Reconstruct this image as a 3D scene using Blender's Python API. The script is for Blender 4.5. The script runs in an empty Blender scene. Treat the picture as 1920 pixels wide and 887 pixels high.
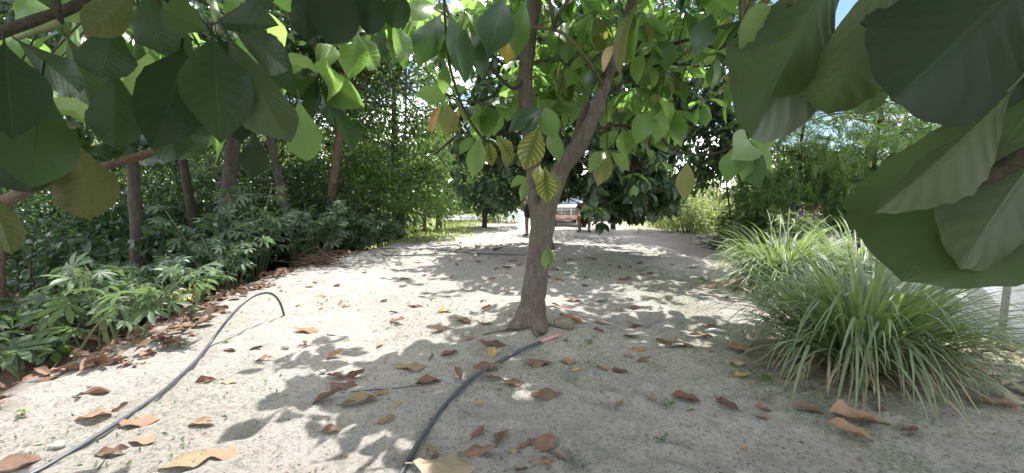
import bpy, math, random
import numpy as np
from mathutils import Vector, Matrix

R = math.radians
S = bpy.context.scene
COL = S.collection
rng = np.random.default_rng(11)
random.seed(11)

# ------------------------------------------------------------------ camera
CAM_H, PITCH, FPX = 1.2, math.atan(83.5 / 800.0), 800.0
cd = bpy.data.cameras.new('camera')
cd.sensor_width = 36.0
cd.lens = 36.0 * FPX / 1920.0
cd.clip_start, cd.clip_end = 0.02, 2000.0
cam = bpy.data.objects.new('camera', cd)
COL.objects.link(cam)
cam.location = (0, 0, CAM_H)
cam.rotation_euler = (math.pi / 2 - PITCH, 0, 0)
S.camera = cam

# ------------------------------------------------------------------ sky, sun, exposure
SUN_EL, SUN_AZ = R(66), R(14)          # azimuth measured from +Y (ahead) towards +X
SUNV = np.array([math.sin(SUN_AZ) * math.cos(SUN_EL), math.cos(SUN_AZ) * math.cos(SUN_EL), math.sin(SUN_EL)])
W = bpy.data.worlds.new('World')
S.world = W
W.use_nodes = True
wn, wl = W.node_tree.nodes, W.node_tree.links
wn.clear()
wo = wn.new('ShaderNodeOutputWorld')
wb = wn.new('ShaderNodeBackground')
wb.inputs['Strength'].default_value = 0.055
sky = wn.new('ShaderNodeTexSky')
sky.sky_type = 'NISHITA'
sky.sun_disc = False
sky.sun_elevation = SUN_EL
sky.sun_rotation = SUN_AZ
sky.air_density, sky.dust_density, sky.ozone_density = 1.0, 0.1, 2.5
tc = wn.new('ShaderNodeTexCoord')
mp = wn.new('ShaderNodeMapping')
mp.inputs['Scale'].default_value = (1, 1, 2.2)
cn = wn.new('ShaderNodeTexNoise')
cn.inputs['Scale'].default_value = 2.6
cn.inputs['Detail'].default_value = 8
cn.inputs['Roughness'].default_value = 0.6
cr = wn.new('ShaderNodeValToRGB')
cr.color_ramp.elements[0].position = 0.47
cr.color_ramp.elements[1].position = 0.64
cm = wn.new('ShaderNodeMixRGB')
cm.inputs['Color2'].default_value = (41.0, 40.7, 40.2, 1)
wl.new(tc.outputs['Generated'], mp.inputs['Vector'])
wl.new(mp.outputs['Vector'], cn.inputs['Vector'])
wl.new(cn.outputs['Fac'], cr.inputs['Fac'])
wl.new(cr.outputs['Color'], cm.inputs['Fac'])
wl.new(sky.outputs['Color'], cm.inputs['Color1'])
wl.new(cm.outputs['Color'], wb.inputs['Color'])
wl.new(wb.outputs['Background'], wo.inputs['Surface'])

sd = bpy.data.lights.new('sun', 'SUN')
sd.energy = 3.2
sd.angle = R(0.55)
sd.color = (1.0, 0.97, 0.925)
sun = bpy.data.objects.new('sun', sd)
COL.objects.link(sun)
sun.location = (2, 8, 20)
sun.rotation_euler = Vector(SUNV).to_track_quat('Z', 'Y').to_euler()

S.view_settings.view_transform = 'Standard'
S.view_settings.look = 'None'
S.view_settings.gamma = 1.0
S.view_settings.use_curve_mapping = False
S.view_settings.exposure = 1.92
S.cycles.use_denoising = True
S.cycles.max_bounces = 7
S.cycles.diffuse_bounces = 4
S.cycles.glossy_bounces = 2
S.cycles.transmission_bounces = 5
S.cycles.transparent_max_bounces = 4
S.cycles.caustics_reflective = False
S.cycles.caustics_refractive = False
S.cycles.sample_clamp_indirect = 6.0

# ------------------------------------------------------------------ small maths
CP, SP = math.cos(PITCH), math.sin(PITCH)


def P(px, py, d):
    """world point that stands d metres ahead (along Y) on the line of sight of a photo pixel"""
    u, v = (px - 960) / FPX, (443.5 - py) / FPX
    dx, dy, dz = u, CP + v * SP, -SP + v * CP
    t = d / dy
    return np.array([dx * t, d, CAM_H + dz * t])


def _hash(ix, iy, seed):
    h = (ix.astype(np.int64) * 374761393 + iy.astype(np.int64) * 668265263 + seed * 974711) & 0x7fffffff
    h = ((h ^ (h >> 13)) * 1274126177) & 0x7fffffff
    return ((h ^ (h >> 16)) & 0xffff) / 65535.0


def vnoise(x, y, seed=0):
    ix, iy = np.floor(x), np.floor(y)
    fx, fy = x - ix, y - iy
    fx, fy = fx * fx * (3 - 2 * fx), fy * fy * (3 - 2 * fy)
    a, b = _hash(ix, iy, seed), _hash(ix + 1, iy, seed)
    c, d = _hash(ix, iy + 1, seed), _hash(ix + 1, iy + 1, seed)
    return (a + (b - a) * fx) * (1 - fy) + (c + (d - c) * fx) * fy - 0.5


def sstep(e0, e1, x):
    t = np.clip((x - e0) / (e1 - e0), 0, 1)
    return t * t * (3 - 2 * t)


EDGE_Y = [0, 1.2, 2.3, 4.0, 7.4, 9.6, 12, 16, 30]
EDGE_X = [-2.4, -2.6, -2.8, -3.15, -3.35, -2.75, -2.6, -2.4, -3.0]


def edge_x(y):
    return np.interp(y, EDGE_Y, EDGE_X)


_dr = np.random.default_rng(5)
DENT = [(_dr.uniform(-2.6, 3.0), 1.7 + 6 * _dr.random() ** 1.5, _dr.uniform(0, 3.14), _dr.uniform(.8, 1.2)) for _ in range(110)]


def ground_z(x, y, fine=True):
    x, y = np.asarray(x, float), np.asarray(y, float)
    e = edge_x(y) + 0.25 * vnoise(y * 0.9, x * 0 + 3, 5)
    near = 1 - sstep(24, 40, y)
    z = -0.5 * sstep(-0.1, 1.5, e - x) * near
    z = z - 0.5 * sstep(13, 19.5, y) * sstep(0.2, 1.6, x) * (1 - sstep(26, 40, y))
    z = z + 0.09 * np.exp(-((x - 0.17) ** 2 + (y - 4.0) ** 2) / 0.16)
    z = z + 0.10 * np.exp(-((x - 0.75) ** 2 + (y - 9.2) ** 2) / 0.8)
    z = z + 0.09 * vnoise(x * 0.55, y * 0.55, 1) + 0.05 * vnoise(x * 1.7, y * 1.7, 2)
    if fine:
        z = z + 0.026 * vnoise(x * 5.1, y * 5.1, 3) + 0.018 * vnoise(x * 12, y * 12, 4) + 0.012 * vnoise(x * 24, y * 24, 6)
        if x.size > 1000:
            near_ = (y > 1.4) & (y < 8.2) & (x > -3.2) & (x < 3.6)
            xs, ys = x[near_], y[near_]
            dz = np.zeros_like(xs)
            for dx_, dy_, an_, sc_ in DENT:
                m_ = (np.abs(xs - dx_) < .3) & (np.abs(ys - dy_) < .3)
                u_ = ((xs[m_] - dx_) * math.cos(an_) + (ys[m_] - dy_) * math.sin(an_)) / (.12 * sc_)
                v_ = (-(xs[m_] - dx_) * math.sin(an_) + (ys[m_] - dy_) * math.cos(an_)) / (.05 * sc_)
                q_ = u_ * u_ + v_ * v_
                dz[m_] += -.020 * np.exp(-q_ ** 1.5) + .010 * np.exp(-(np.sqrt(q_) - 1.5) ** 2 * 6)
            z = z.copy()
            z[near_] += dz
    return z


def G(px, py):
    """ground point under a photo pixel"""
    d = CAM_H * FPX / max(py - 360, 8)
    lo, hi = 0.3, 60.0
    for _ in range(60):
        m = 0.5 * (lo + hi)
        p = P(px, py, m)
        if p[2] > float(ground_z(p[0], p[1], False)):
            lo = m
        else:
            hi = m
    p = P(px, py, lo)
    p[2] = float(ground_z(p[0], p[1]))
    return p


def unit(v):
    v = np.asarray(v, float)
    return v / (np.linalg.norm(v, axis=-1, keepdims=True) + 1e-12)


# ------------------------------------------------------------------ materials
def new_mat(name):
    m = bpy.data.materials.new(name)
    m.use_nodes = True
    nt = m.node_tree
    nt.nodes.clear()
    out = nt.nodes.new('ShaderNodeOutputMaterial')
    return m, nt.nodes, nt.links, out


def N(nodes, t, **kw):
    n = nodes.new(t)
    for k, v in kw.items():
        if k in n.inputs:
            n.inputs[k].default_value = v
        else:
            setattr(n, k, v)
    return n


def math_node(nodes, links, op, a, b=None, clamp=False):
    n = nodes.new('ShaderNodeMath')
    n.operation = op
    n.use_clamp = clamp
    for i, s in enumerate((a, b)):
        if s is None:
            continue
        if isinstance(s, (int, float)):
            n.inputs[i].default_value = s
        else:
            links.new(s, n.inputs[i])
    return n.outputs[0]


def mixrgb(nodes, links, fac, a, b, blend='MIX'):
    n = nodes.new('ShaderNodeMixRGB')
    n.blend_type = blend
    for i, s in enumerate((fac, a, b)):
        if isinstance(s, (int, float)):
            n.inputs[i].default_value = s
        elif isinstance(s, tuple):
            n.inputs[i].default_value = (*s, 1)
        else:
            links.new(s, n.inputs[i])
    return n.outputs[0]


def leaf_mat(name, dark, light, trans, under=None, rough=0.42, tmix=0.38, veins=9.0, vein_col=None,
             vein_amt=0.55, island=False, chlor=None, bump=0.25, spots=None, spec=0.45):
    m, n, l, out = new_mat(name)
    if island:
        rnd = n.new('ShaderNodeNewGeometry').outputs['Random Per Island']
    else:
        rnd = n.new('ShaderNodeObjectInfo').outputs['Random']
    uv = n.new('ShaderNodeUVMap')
    sep = n.new('ShaderNodeSeparateXYZ')
    l.new(uv.outputs[0], sep.inputs[0])
    au = math_node(n, l, 'ABSOLUTE', math_node(n, l, 'SUBTRACT', sep.outputs[0], 0.5))   # 0 midrib .. .5 edge
    ph = math_node(n, l, 'MULTIPLY', math_node(n, l, 'SUBTRACT', sep.outputs[1], math_node(n, l, 'MULTIPLY', au, 0.42)), veins)
    fr = math_node(n, l, 'ABSOLUTE', math_node(n, l, 'SUBTRACT', math_node(n, l, 'FRACT', ph), 0.5))   # .5 on the vein
    vein = math_node(n, l, 'MULTIPLY', math_node(n, l, 'SUBTRACT', fr, 0.40), 10.0, True)
    rib = math_node(n, l, 'MULTIPLY', math_node(n, l, 'SUBTRACT', 0.022, au), 60.0, True)
    vv = math_node(n, l, 'MAXIMUM', math_node(n, l, 'MULTIPLY', vein, 0.6), rib)
    c = mixrgb(n, l, rnd, dark, light)
    tcn = n.new('ShaderNodeTexCoord')
    nz = N(n, 'ShaderNodeTexNoise', Scale=6.0, Detail=4.0)
    l.new(tcn.outputs['Object'], nz.inputs['Vector'])
    c = mixrgb(n, l, math_node(n, l, 'MULTIPLY', nz.outputs['Fac'], 0.5), c, tuple(0.62 * x for x in light))
    if chlor:
        band = math_node(n, l, 'MULTIPLY', math_node(n, l, 'SUBTRACT', 0.36, fr), 5.0, True)
        edge = math_node(n, l, 'MULTIPLY', math_node(n, l, 'SUBTRACT', au, 0.05), 6.0, True)
        c = mixrgb(n, l, math_node(n, l, 'MULTIPLY', band, edge), c, chlor)
    c = mixrgb(n, l, math_node(n, l, 'MULTIPLY', vv, vein_amt), c, vein_col or tuple(min(1, 2.2 * x) for x in light))
    if spots:
        sp = N(n, 'ShaderNodeTexNoise', Scale=9.0, Detail=5.0, Roughness=0.7)
        l.new(tcn.outputs['Object'], sp.inputs['Vector'])
        c = mixrgb(n, l, math_node(n, l, 'MULTIPLY', math_node(n, l, 'SUBTRACT', sp.outputs['Fac'], 0.52), 9.0, True), c, spots)
    ct = c
    if under:
        g = n.new('ShaderNodeNewGeometry')
        ct = mixrgb(n, l, math_node(n, l, 'MULTIPLY', g.outputs['Backfacing'], 0.75), c, under)
    bs = N(n, 'ShaderNodeBsdfPrincipled', Roughness=rough)
    bs.inputs['Specular IOR Level'].default_value = spec
    l.new(ct, bs.inputs['Base Color'])
    bh = math_node(n, l, 'ADD', math_node(n, l, 'MULTIPLY', fr, -1.2), math_node(n, l, 'MULTIPLY', rib, -0.8))
    bh = math_node(n, l, 'ADD', bh, math_node(n, l, 'MULTIPLY', nz.outputs['Fac'], 0.8))
    bp = N(n, 'ShaderNodeBump', Strength=bump, Distance=0.002)
    l.new(bh, bp.inputs['Height'])
    l.new(bp.outputs[0], bs.inputs['Normal'])
    if tmix > 0:
        tr = n.new('ShaderNodeBsdfTranslucent')
        tcol = mixrgb(n, l, 0.22, trans, c) if not chlor else mixrgb(n, l, 0.7, trans, c)
        tcol = mixrgb(n, l, math_node(n, l, 'MULTIPLY', vv, 0.45), tcol, tuple(0.45 * x for x in trans))
        l.new(tcol, tr.inputs['Color'])
        mx = n.new('ShaderNodeMixShader')
        mx.inputs[0].default_value = tmix
        l.new(bs.outputs[0], mx.inputs[1])
        l.new(tr.outputs[0], mx.inputs[2])
        l.new(mx.outputs[0], out.inputs[0])
    else:
        l.new(bs.outputs[0], out.inputs[0])
    return m


def plain_mat(name, col, rough=0.6, var=0.3, scale=8.0, bump=0.15, col2=None, metal=0.0, spec=0.4, dist=0.01):
    m, n, l, out = new_mat(name)
    tcn = n.new('ShaderNodeTexCoord')
    nz = N(n, 'ShaderNodeTexNoise', Scale=scale, Detail=6.0, Roughness=0.65)
    l.new(tcn.outputs['Object'], nz.inputs['Vector'])
    cr_ = n.new('ShaderNodeValToRGB')
    cr_.color_ramp.elements[0].position = 0.35
    cr_.color_ramp.elements[1].position = 0.66
    cr_.color_ramp.elements[0].color = (*(col2 or tuple(x * (1 - var) for x in col)), 1)
    cr_.color_ramp.elements[1].color = (*col, 1)
    l.new(nz.outputs['Fac'], cr_.inputs['Fac'])
    bs = N(n, 'ShaderNodeBsdfPrincipled', Roughness=rough, Metallic=metal)
    bs.inputs['Specular IOR Level'].default_value = spec
    l.new(cr_.outputs[0], bs.inputs['Base Color'])
    bp = N(n, 'ShaderNodeBump', Strength=bump, Distance=dist)
    l.new(nz.outputs['Fac'], bp.inputs['Height'])
    l.new(bp.outputs[0], bs.inputs['Normal'])
    l.new(bs.outputs[0], out.inputs[0])
    return m


def bark_mat(name, a, b, lichen=(0.33, 0.31, 0.27), lamt=0.5, sc=1.0):
    m, n, l, out = new_mat(name)
    tcn = n.new('ShaderNodeTexCoord')
    mpn = n.new('ShaderNodeMapping')
    mpn.inputs['Scale'].default_value = (22 * sc, 22 * sc, 5 * sc)
    l.new(tcn.outputs['Object'], mpn.inputs['Vector'])
    n1 = N(n, 'ShaderNodeTexNoise', Scale=1.0, Detail=8.0, Roughness=0.7)
    l.new(mpn.outputs[0], n1.inputs['Vector'])
    n2 = N(n, 'ShaderNodeTexNoise', Scale=7.0 * sc, Detail=6.0, Roughness=0.7)
    l.new(tcn.outputs['Object'], n2.inputs['Vector'])
    n3 = N(n, 'ShaderNodeTexNoise', Scale=60.0 * sc, Detail=3.0)
    l.new(tcn.outputs['Object'], n3.inputs['Vector'])
    f1 = math_node(n, l, 'MULTIPLY', math_node(n, l, 'SUBTRACT', n1.outputs['Fac'], 0.3), 2.4, True)
    c = mixrgb(n, l, f1, a, b)
    f2 = math_node(n, l, 'MULTIPLY', math_node(n, l, 'MULTIPLY', math_node(n, l, 'SUBTRACT', n2.outputs['Fac'], 0.55), 7.0, True), lamt)
    c = mixrgb(n, l, f2, c, lichen)
    c = mixrgb(n, l, math_node(n, l, 'MULTIPLY', n3.outputs['Fac'], 0.5), c, tuple(0.5 * x for x in a))
    bs = N(n, 'ShaderNodeBsdfPrincipled', Roughness=0.85)
    bs.inputs['Specular IOR Level'].default_value = 0.25
    l.new(c, bs.inputs['Base Color'])
    h = math_node(n, l, 'ADD', n1.outputs['Fac'], math_node(n, l, 'MULTIPLY', n3.outputs['Fac'], 0.5))
    bp = N(n, 'ShaderNodeBump', Strength=0.9, Distance=0.03)
    l.new(h, bp.inputs['Height'])
    l.new(bp.outputs[0], bs.inputs['Normal'])
    l.new(bs.outputs[0], out.inputs[0])
    return m


def ground_mat():
    m, n, l, out = new_mat('sandy_ground')
    tcn = n.new('ShaderNodeTexCoord')
    o = tcn.outputs['Object']

    def noise(sc, det=5.0, ro=0.6):
        k = N(n, 'ShaderNodeTexNoise', Scale=sc, Detail=det, Roughness=ro)
        l.new(o, k.inputs['Vector'])
        return k.outputs['Fac']
    n1, n2, n3, n4 = noise(0.9), noise(7.0, 6.0, 0.7), noise(38.0, 7.0, 0.8), noise(170.0, 2.0)
    c = mixrgb(n, l, n1, (0.37, 0.34, 0.308), (0.49, 0.458, 0.425))
    c = mixrgb(n, l, math_node(n, l, 'MULTIPLY', math_node(n, l, 'SUBTRACT', n2, 0.5), 3.0, True), c, (0.29, 0.262, 0.235))
    c = mixrgb(n, l, math_node(n, l, 'MULTIPLY', math_node(n, l, 'SUBTRACT', n3, 0.50), 6.0, True), c, (0.15, 0.134, 0.118))
    n5 = noise(85.0, 4.0, 0.7)
    c = mixrgb(n, l, math_node(n, l, 'MULTIPLY', math_node(n, l, 'SUBTRACT', n5, 0.53), 7.0, True), c, (0.19, 0.17, 0.15))
    c = mixrgb(n, l, math_node(n, l, 'MULTIPLY', math_node(n, l, 'SUBTRACT', n4, 0.60), 6.0, True), c, (0.55, 0.52, 0.48))
    at = n.new('ShaderNodeAttribute')
    at.attribute_name = 'cover'
    sp = n.new('ShaderNodeSeparateColor')
    l.new(at.outputs['Color'], sp.inputs[0])
    mo = math_node(n, l, 'MULTIPLY', sp.outputs[1], math_node(n, l, 'MULTIPLY', math_node(n, l, 'SUBTRACT', n3, 0.40), 5.0, True))
    c = mixrgb(n, l, mo, c, (0.13, 0.15, 0.085))
    soil = mixrgb(n, l, n2, (0.055, 0.042, 0.030), (0.17, 0.12, 0.08))
    c = mixrgb(n, l, sp.outputs[0], c, soil)
    grass = mixrgb(n, l, n2, (0.10, 0.13, 0.04), (0.24, 0.25, 0.11))
    c = mixrgb(n, l, sp.outputs[2], c, grass)
    bs = N(n, 'ShaderNodeBsdfPrincipled', Roughness=0.95)
    bs.inputs['Specular IOR Level'].default_value = 0.12
    l.new(c, bs.inputs['Base Color'])
    h = math_node(n, l, 'ADD', math_node(n, l, 'MULTIPLY', n3, 1.0), math_node(n, l, 'MULTIPLY', n4, 0.35))
    h = math_node(n, l, 'ADD', h, math_node(n, l, 'MULTIPLY', n2, 0.8))
    bp = N(n, 'ShaderNodeBump', Strength=1.0, Distance=0.03)
    l.new(h, bp.inputs['Height'])
    l.new(bp.outputs[0], bs.inputs['Normal'])
    l.new(bs.outputs[0], out.inputs[0])
    return m


M = {}
M['sand'] = ground_mat()
GREEN_T = (0.20, 0.36, 0.05)
_mid = dict(dark=(0.055, 0.108, 0.038), light=(0.105, 0.178, 0.06), trans=(0.29, 0.50, 0.09), under=(0.165, 0.25, 0.13), tmix=0.55, rough=0.36)
M['leaf'] = leaf_mat('mid_green_leaf', **_mid)
M['leaf_i'] = leaf_mat('mid_green_foliage', island=True, **_mid)
M['leaf_pale'] = leaf_mat('pale_green_leaf', (0.10, 0.165, 0.06), (0.15, 0.225, 0.085), (0.34, 0.54, 0.11), under=(0.19, 0.26, 0.14), tmix=0.54)
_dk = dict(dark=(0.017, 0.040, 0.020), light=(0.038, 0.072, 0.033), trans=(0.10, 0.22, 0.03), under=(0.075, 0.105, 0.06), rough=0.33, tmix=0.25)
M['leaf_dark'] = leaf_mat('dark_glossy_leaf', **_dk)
M['leaf_dark_i'] = leaf_mat('dark_glossy_foliage', island=True, **_dk)
M['leaf_fore'] = leaf_mat('overhead_leaf', (0.017, 0.033, 0.015), (0.028, 0.050, 0.021), (0.07, 0.15, 0.025), under=(0.034, 0.050, 0.029), rough=0.5, spec=0.3, tmix=0.34, vein_amt=0.55, bump=0.45, spots=(0.03, 0.035, 0.016))  # near-leaf colour darkened to stand for the canopy shade
M['leaf_fore_lit'] = leaf_mat('overhead_leaf_lighter', (0.034, 0.056, 0.022), (0.05, 0.078, 0.03), (0.11, 0.19, 0.035), under=(0.062, 0.082, 0.044), rough=0.5, spec=0.3, tmix=0.36, vein_amt=0.55, bump=0.4, spots=(0.04, 0.045, 0.018))  # lit copy of the near leaf, light put into its colour
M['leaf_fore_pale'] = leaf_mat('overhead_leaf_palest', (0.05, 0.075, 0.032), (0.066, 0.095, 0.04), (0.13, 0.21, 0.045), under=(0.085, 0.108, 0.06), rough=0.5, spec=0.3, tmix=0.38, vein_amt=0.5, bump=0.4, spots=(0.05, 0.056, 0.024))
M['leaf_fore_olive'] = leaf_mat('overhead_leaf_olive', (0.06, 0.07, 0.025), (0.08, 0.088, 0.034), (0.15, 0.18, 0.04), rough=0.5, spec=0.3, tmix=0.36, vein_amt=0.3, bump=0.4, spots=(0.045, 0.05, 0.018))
M['leaf_fore_dark'] = leaf_mat('overhead_leaf_darker', (0.011, 0.021, 0.010), (0.018, 0.032, 0.014), (0.045, 0.095, 0.018), under=(0.022, 0.033, 0.019), rough=0.6, spec=0.22, tmix=0.28, vein_amt=0.55, bump=0.4)  # darkest copy, deeper shade put into its colour
M['leaf_chlor'] = leaf_mat('yellowing_leaf', (0.06, 0.11, 0.02), (0.08, 0.13, 0.025), (0.32, 0.38, 0.05), chlor=(0.30, 0.29, 0.05), tmix=0.4, spots=(0.16, 0.12, 0.04), vein_col=(0.05, 0.10, 0.02), vein_amt=0.7)
M['leaf_yellow'] = leaf_mat('yellow_leaf', (0.34, 0.26, 0.04), (0.42, 0.33, 0.06), (0.5, 0.38, 0.06), tmix=0.35, spots=(0.20, 0.10, 0.03))
M['leaf_olive'] = leaf_mat('olive_leaf', (0.12, 0.13, 0.04), (0.16, 0.17, 0.055), (0.30, 0.34, 0.07), tmix=0.42)
M['leaf_orange'] = leaf_mat('withered_leaf', (0.36, 0.19, 0.05), (0.45, 0.27, 0.09), (0.5, 0.28, 0.06), tmix=0.35, spots=(0.2, 0.1, 0.04))
M['leaf_tan'] = leaf_mat('dry_hanging_leaf', (0.42, 0.31, 0.16), (0.5, 0.38, 0.21), (0.5, 0.36, 0.18), tmix=0.25, spots=(0.30, 0.19, 0.09))
_sm = dict(veins=4.0, vein_amt=0.15, bump=0.1, island=True)
M['fol_small'] = leaf_mat('small_leaf_foliage', (0.035, 0.070, 0.020), (0.085, 0.13, 0.035), (0.20, 0.34, 0.055), rough=0.33, spec=0.55, **_sm)
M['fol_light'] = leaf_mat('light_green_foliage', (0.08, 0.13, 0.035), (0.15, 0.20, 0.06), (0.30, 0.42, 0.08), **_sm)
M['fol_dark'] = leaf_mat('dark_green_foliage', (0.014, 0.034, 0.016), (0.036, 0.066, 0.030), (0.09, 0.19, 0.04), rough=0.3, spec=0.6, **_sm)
M['fol_blue'] = leaf_mat('bluish_shrub_leaf', (0.10, 0.155, 0.10), (0.165, 0.23, 0.15), (0.17, 0.29, 0.08), rough=0.5, under=(0.13, 0.18, 0.12), **_sm)
M['cassava'] = leaf_mat('palmate_leaf', (0.05, 0.09, 0.045), (0.12, 0.175, 0.09), (0.19, 0.30, 0.08), rough=0.5, under=(0.15, 0.20, 0.12), veins=7.0, vein_amt=0.2, bump=0.15)
M['fol_airy'] = leaf_mat('airy_foliage', (0.055, 0.10, 0.032), (0.115, 0.175, 0.06), (0.26, 0.44, 0.08), rough=0.4, **_sm)
M['far_green'] = leaf_mat('far_foliage', (0.07, 0.11, 0.035), (0.13, 0.17, 0.06), (0.24, 0.34, 0.07), **_sm)
M['weed'] = leaf_mat('sunlit_weed', (0.20, 0.28, 0.07), (0.30, 0.36, 0.11), (0.42, 0.5, 0.12), **_sm)
M['blade'] = leaf_mat('grass_blade', (0.05, 0.092, 0.036), (0.15, 0.20, 0.095), (0.32, 0.44, 0.09), rough=0.45, veins=0.01, vein_amt=0.3, island=True, bump=0.05, under=(0.21, 0.26, 0.18))
M['straw'] = leaf_mat('straw_blade', (0.17, 0.14, 0.095), (0.27, 0.225, 0.15), (0.2, 0.16, 0.09), veins=0.01, island=True, tmix=0.15, bump=0.05)
M['banana'] = leaf_mat('banana_leaf', (0.10, 0.16, 0.045), (0.14, 0.21, 0.06), (0.30, 0.45, 0.09), veins=30.0, vein_amt=0.2)


def dead(name, a, b, t=0.12, spots=(0.10, 0.055, 0.03)):
    return leaf_mat(name, a, b, tuple(min(1, 1.2 * x) for x in b), tmix=t, rough=0.7, spec=0.25, veins=8.0,
                    vein_col=tuple(0.55 * x for x in a), vein_amt=0.55, bump=0.6, spots=spots)


D = {
    'tan': dead('dead_leaf_tan', (0.23, 0.145, 0.092), (0.30, 0.20, 0.132), spots=(0.22, 0.13, 0.08)),
    'brown': dead('dead_leaf_brown', (0.145, 0.088, 0.064), (0.21, 0.13, 0.094)),
    'dark': dead('dead_leaf_dark', (0.085, 0.05, 0.038), (0.13, 0.075, 0.052), spots=(0.05, 0.03, 0.025)),
    'orange': dead('dead_leaf_orange', (0.27, 0.135, 0.068), (0.33, 0.18, 0.09), spots=(0.19, 0.09, 0.045)),
    'yellow': dead('dead_leaf_yellow', (0.36, 0.27, 0.10), (0.42, 0.32, 0.13), spots=(0.28, 0.17, 0.07)),
    'olive': dead('dead_leaf_olive', (0.22, 0.175, 0.10), (0.28, 0.225, 0.14), spots=(0.16, 0.115, 0.06)),
    'pale': dead('dead_leaf_pale', (0.29, 0.23, 0.165), (0.35, 0.285, 0.205), spots=(0.28, 0.2, 0.135)),
}
M['litter'] = leaf_mat('leaf_litter', (0.10, 0.062, 0.045), (0.25, 0.16, 0.11), (0.25, 0.16, 0.1), tmix=0.08, island=True, rough=0.75, spec=0.2, spots=(0.09, 0.05, 0.03), bump=0.4)
M['bark'] = bark_mat('grey_brown_bark', (0.085, 0.071, 0.059), (0.205, 0.172, 0.146), lichen=(0.32, 0.29, 0.255), lamt=0.6, sc=1.7)
M['bark_grey'] = bark_mat('grey_bark', (0.05, 0.044, 0.038), (0.125, 0.11, 0.094), lichen=(0.2, 0.19, 0.165), lamt=0.5)
M['bark_red'] = bark_mat('reddish_bark', (0.11, 0.075, 0.053), (0.20, 0.145, 0.108), lamt=0.35)
M['bark_dark'] = bark_mat('dark_bark', (0.045, 0.036, 0.030), (0.10, 0.082, 0.065), lamt=0.2)
M['twig'] = bark_mat('green_brown_twig', (0.09, 0.085, 0.045), (0.15, 0.14, 0.07), lamt=0.2, sc=2)
M['twig_dark'] = bark_mat('dark_twig', (0.05, 0.045, 0.03), (0.10, 0.085, 0.06), lamt=0.2, sc=2)
M['stem_green'] = plain_mat('green_stem', (0.16, 0.20, 0.08), 0.6, col2=(0.10, 0.11, 0.05))
M['hose'] = plain_mat('black_rubber_hose', (0.060, 0.066, 0.080), 0.42, scale=30, bump=0.08, col2=(0.035, 0.038, 0.045), spec=0.5)
M['hose_pale'] = plain_mat('dusty_hose_end', (0.42, 0.25, 0.22), 0.7, scale=30, col2=(0.33, 0.19, 0.165))
M['log'] = bark_mat('weathered_log', (0.13, 0.115, 0.095), (0.26, 0.23, 0.19), lamt=0.4)
M['stone'] = plain_mat('small_stone', (0.34, 0.31, 0.28), 0.9, scale=30, bump=0.4)
M['pale_wood'] = plain_mat('pale_split_wood', (0.52, 0.46, 0.38), 0.8, scale=14, bump=0.4, col2=(0.34, 0.29, 0.23))
M['white_wall'] = plain_mat('whitewashed_wall', (0.74, 0.75, 0.77), 0.85, scale=3.0, bump=0.2, col2=(0.55, 0.56, 0.58))
M['galv'] = plain_mat('galvanised_wire', (0.42, 0.43, 0.45), 0.45, scale=40, metal=0.6, bump=0.05)
M['truck_rust'] = plain_mat('rusted_pink_paint', (0.52, 0.36, 0.31), 0.6, scale=6, bump=0.2, col2=(0.33, 0.18, 0.13))
M['truck_white'] = plain_mat('weathered_white_paint', (0.46, 0.45, 0.43), 0.4, scale=5, bump=0.05, col2=(0.52, 0.48, 0.43))
M['tyre'] = plain_mat('tyre_rubber', (0.028, 0.027, 0.026), 0.85, scale=30, bump=0.2)
M['dark_metal'] = plain_mat('dark_metal', (0.05, 0.05, 0.05), 0.5, metal=0.3)
M['glass'] = plain_mat('dusty_glass', (0.10, 0.12, 0.13), 0.08, var=0.2, bump=0.01, spec=0.8)
M['lamp'] = plain_mat('headlight_glass', (0.62, 0.62, 0.58), 0.12, bump=0.02, spec=0.8)
M['tarp'] = plain_mat('light_blue_tarpaulin', (0.26, 0.47, 0.64), 0.45, scale=4, bump=0.3, col2=(0.36, 0.56, 0.70))
M['sheet'] = plain_mat('grey_metal_sheet', (0.42, 0.44, 0.45), 0.45, scale=5, col2=(0.3, 0.3, 0.3), metal=0.3)
M['skin'] = plain_mat('brown_skin', (0.22, 0.125, 0.085), 0.55, var=0.12, scale=12, bump=0.03)
M['hair'] = plain_mat('black_hair', (0.015, 0.013, 0.012), 0.5)
M['black_cloth'] = plain_mat('black_cloth', (0.022, 0.022, 0.028), 0.9, scale=25)
M['grey_cloth'] = plain_mat('light_grey_cloth', (0.52, 0.53, 0.56), 0.9, var=0.12, scale=20)
M['maroon_cloth'] = plain_mat('dark_maroon_cloth', (0.075, 0.028, 0.032), 0.9, scale=20)
M['shoe'] = plain_mat('black_shoe', (0.02, 0.02, 0.022), 0.5)
M['eye'] = plain_mat('eye', (0.5, 0.48, 0.45), 0.2, var=0.0)
M['petal_red'] = plain_mat('red_petals', (0.5, 0.05, 0.06), 0.6)
M['petal_pink'] = plain_mat('pink_petals', (0.62, 0.25, 0.40), 0.6)
M['petal_violet'] = plain_mat('violet_petals', (0.33, 0.26, 0.62), 0.6)
M['plastic'] = plain_mat('pale_plastic', (0.55, 0.57, 0.6), 0.4)


# ------------------------------------------------------------------ object helpers
def tag(o, label=None, cat=None, group=None, kind=None):
    if label:
        o['label'] = label
    if cat:
        o['category'] = cat
    if group:
        o['group'] = group
    if kind:
        o['kind'] = kind
    return o


def link(name, me, parent=None, mat=None):
    o = bpy.data.objects.new(name, me)
    COL.objects.link(o)
    if mat is not None and not me.materials:
        me.materials.append(mat)
    if parent is not None:
        o.parent = parent
    return o


def empty(name, loc, label=None, cat=None, group=None):
    o = bpy.data.objects.new(name, None)
    o.empty_display_size = 0.1
    COL.objects.link(o)
    o.location = [float(a) for a in loc]
    return tag(o, label, cat, group)


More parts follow.
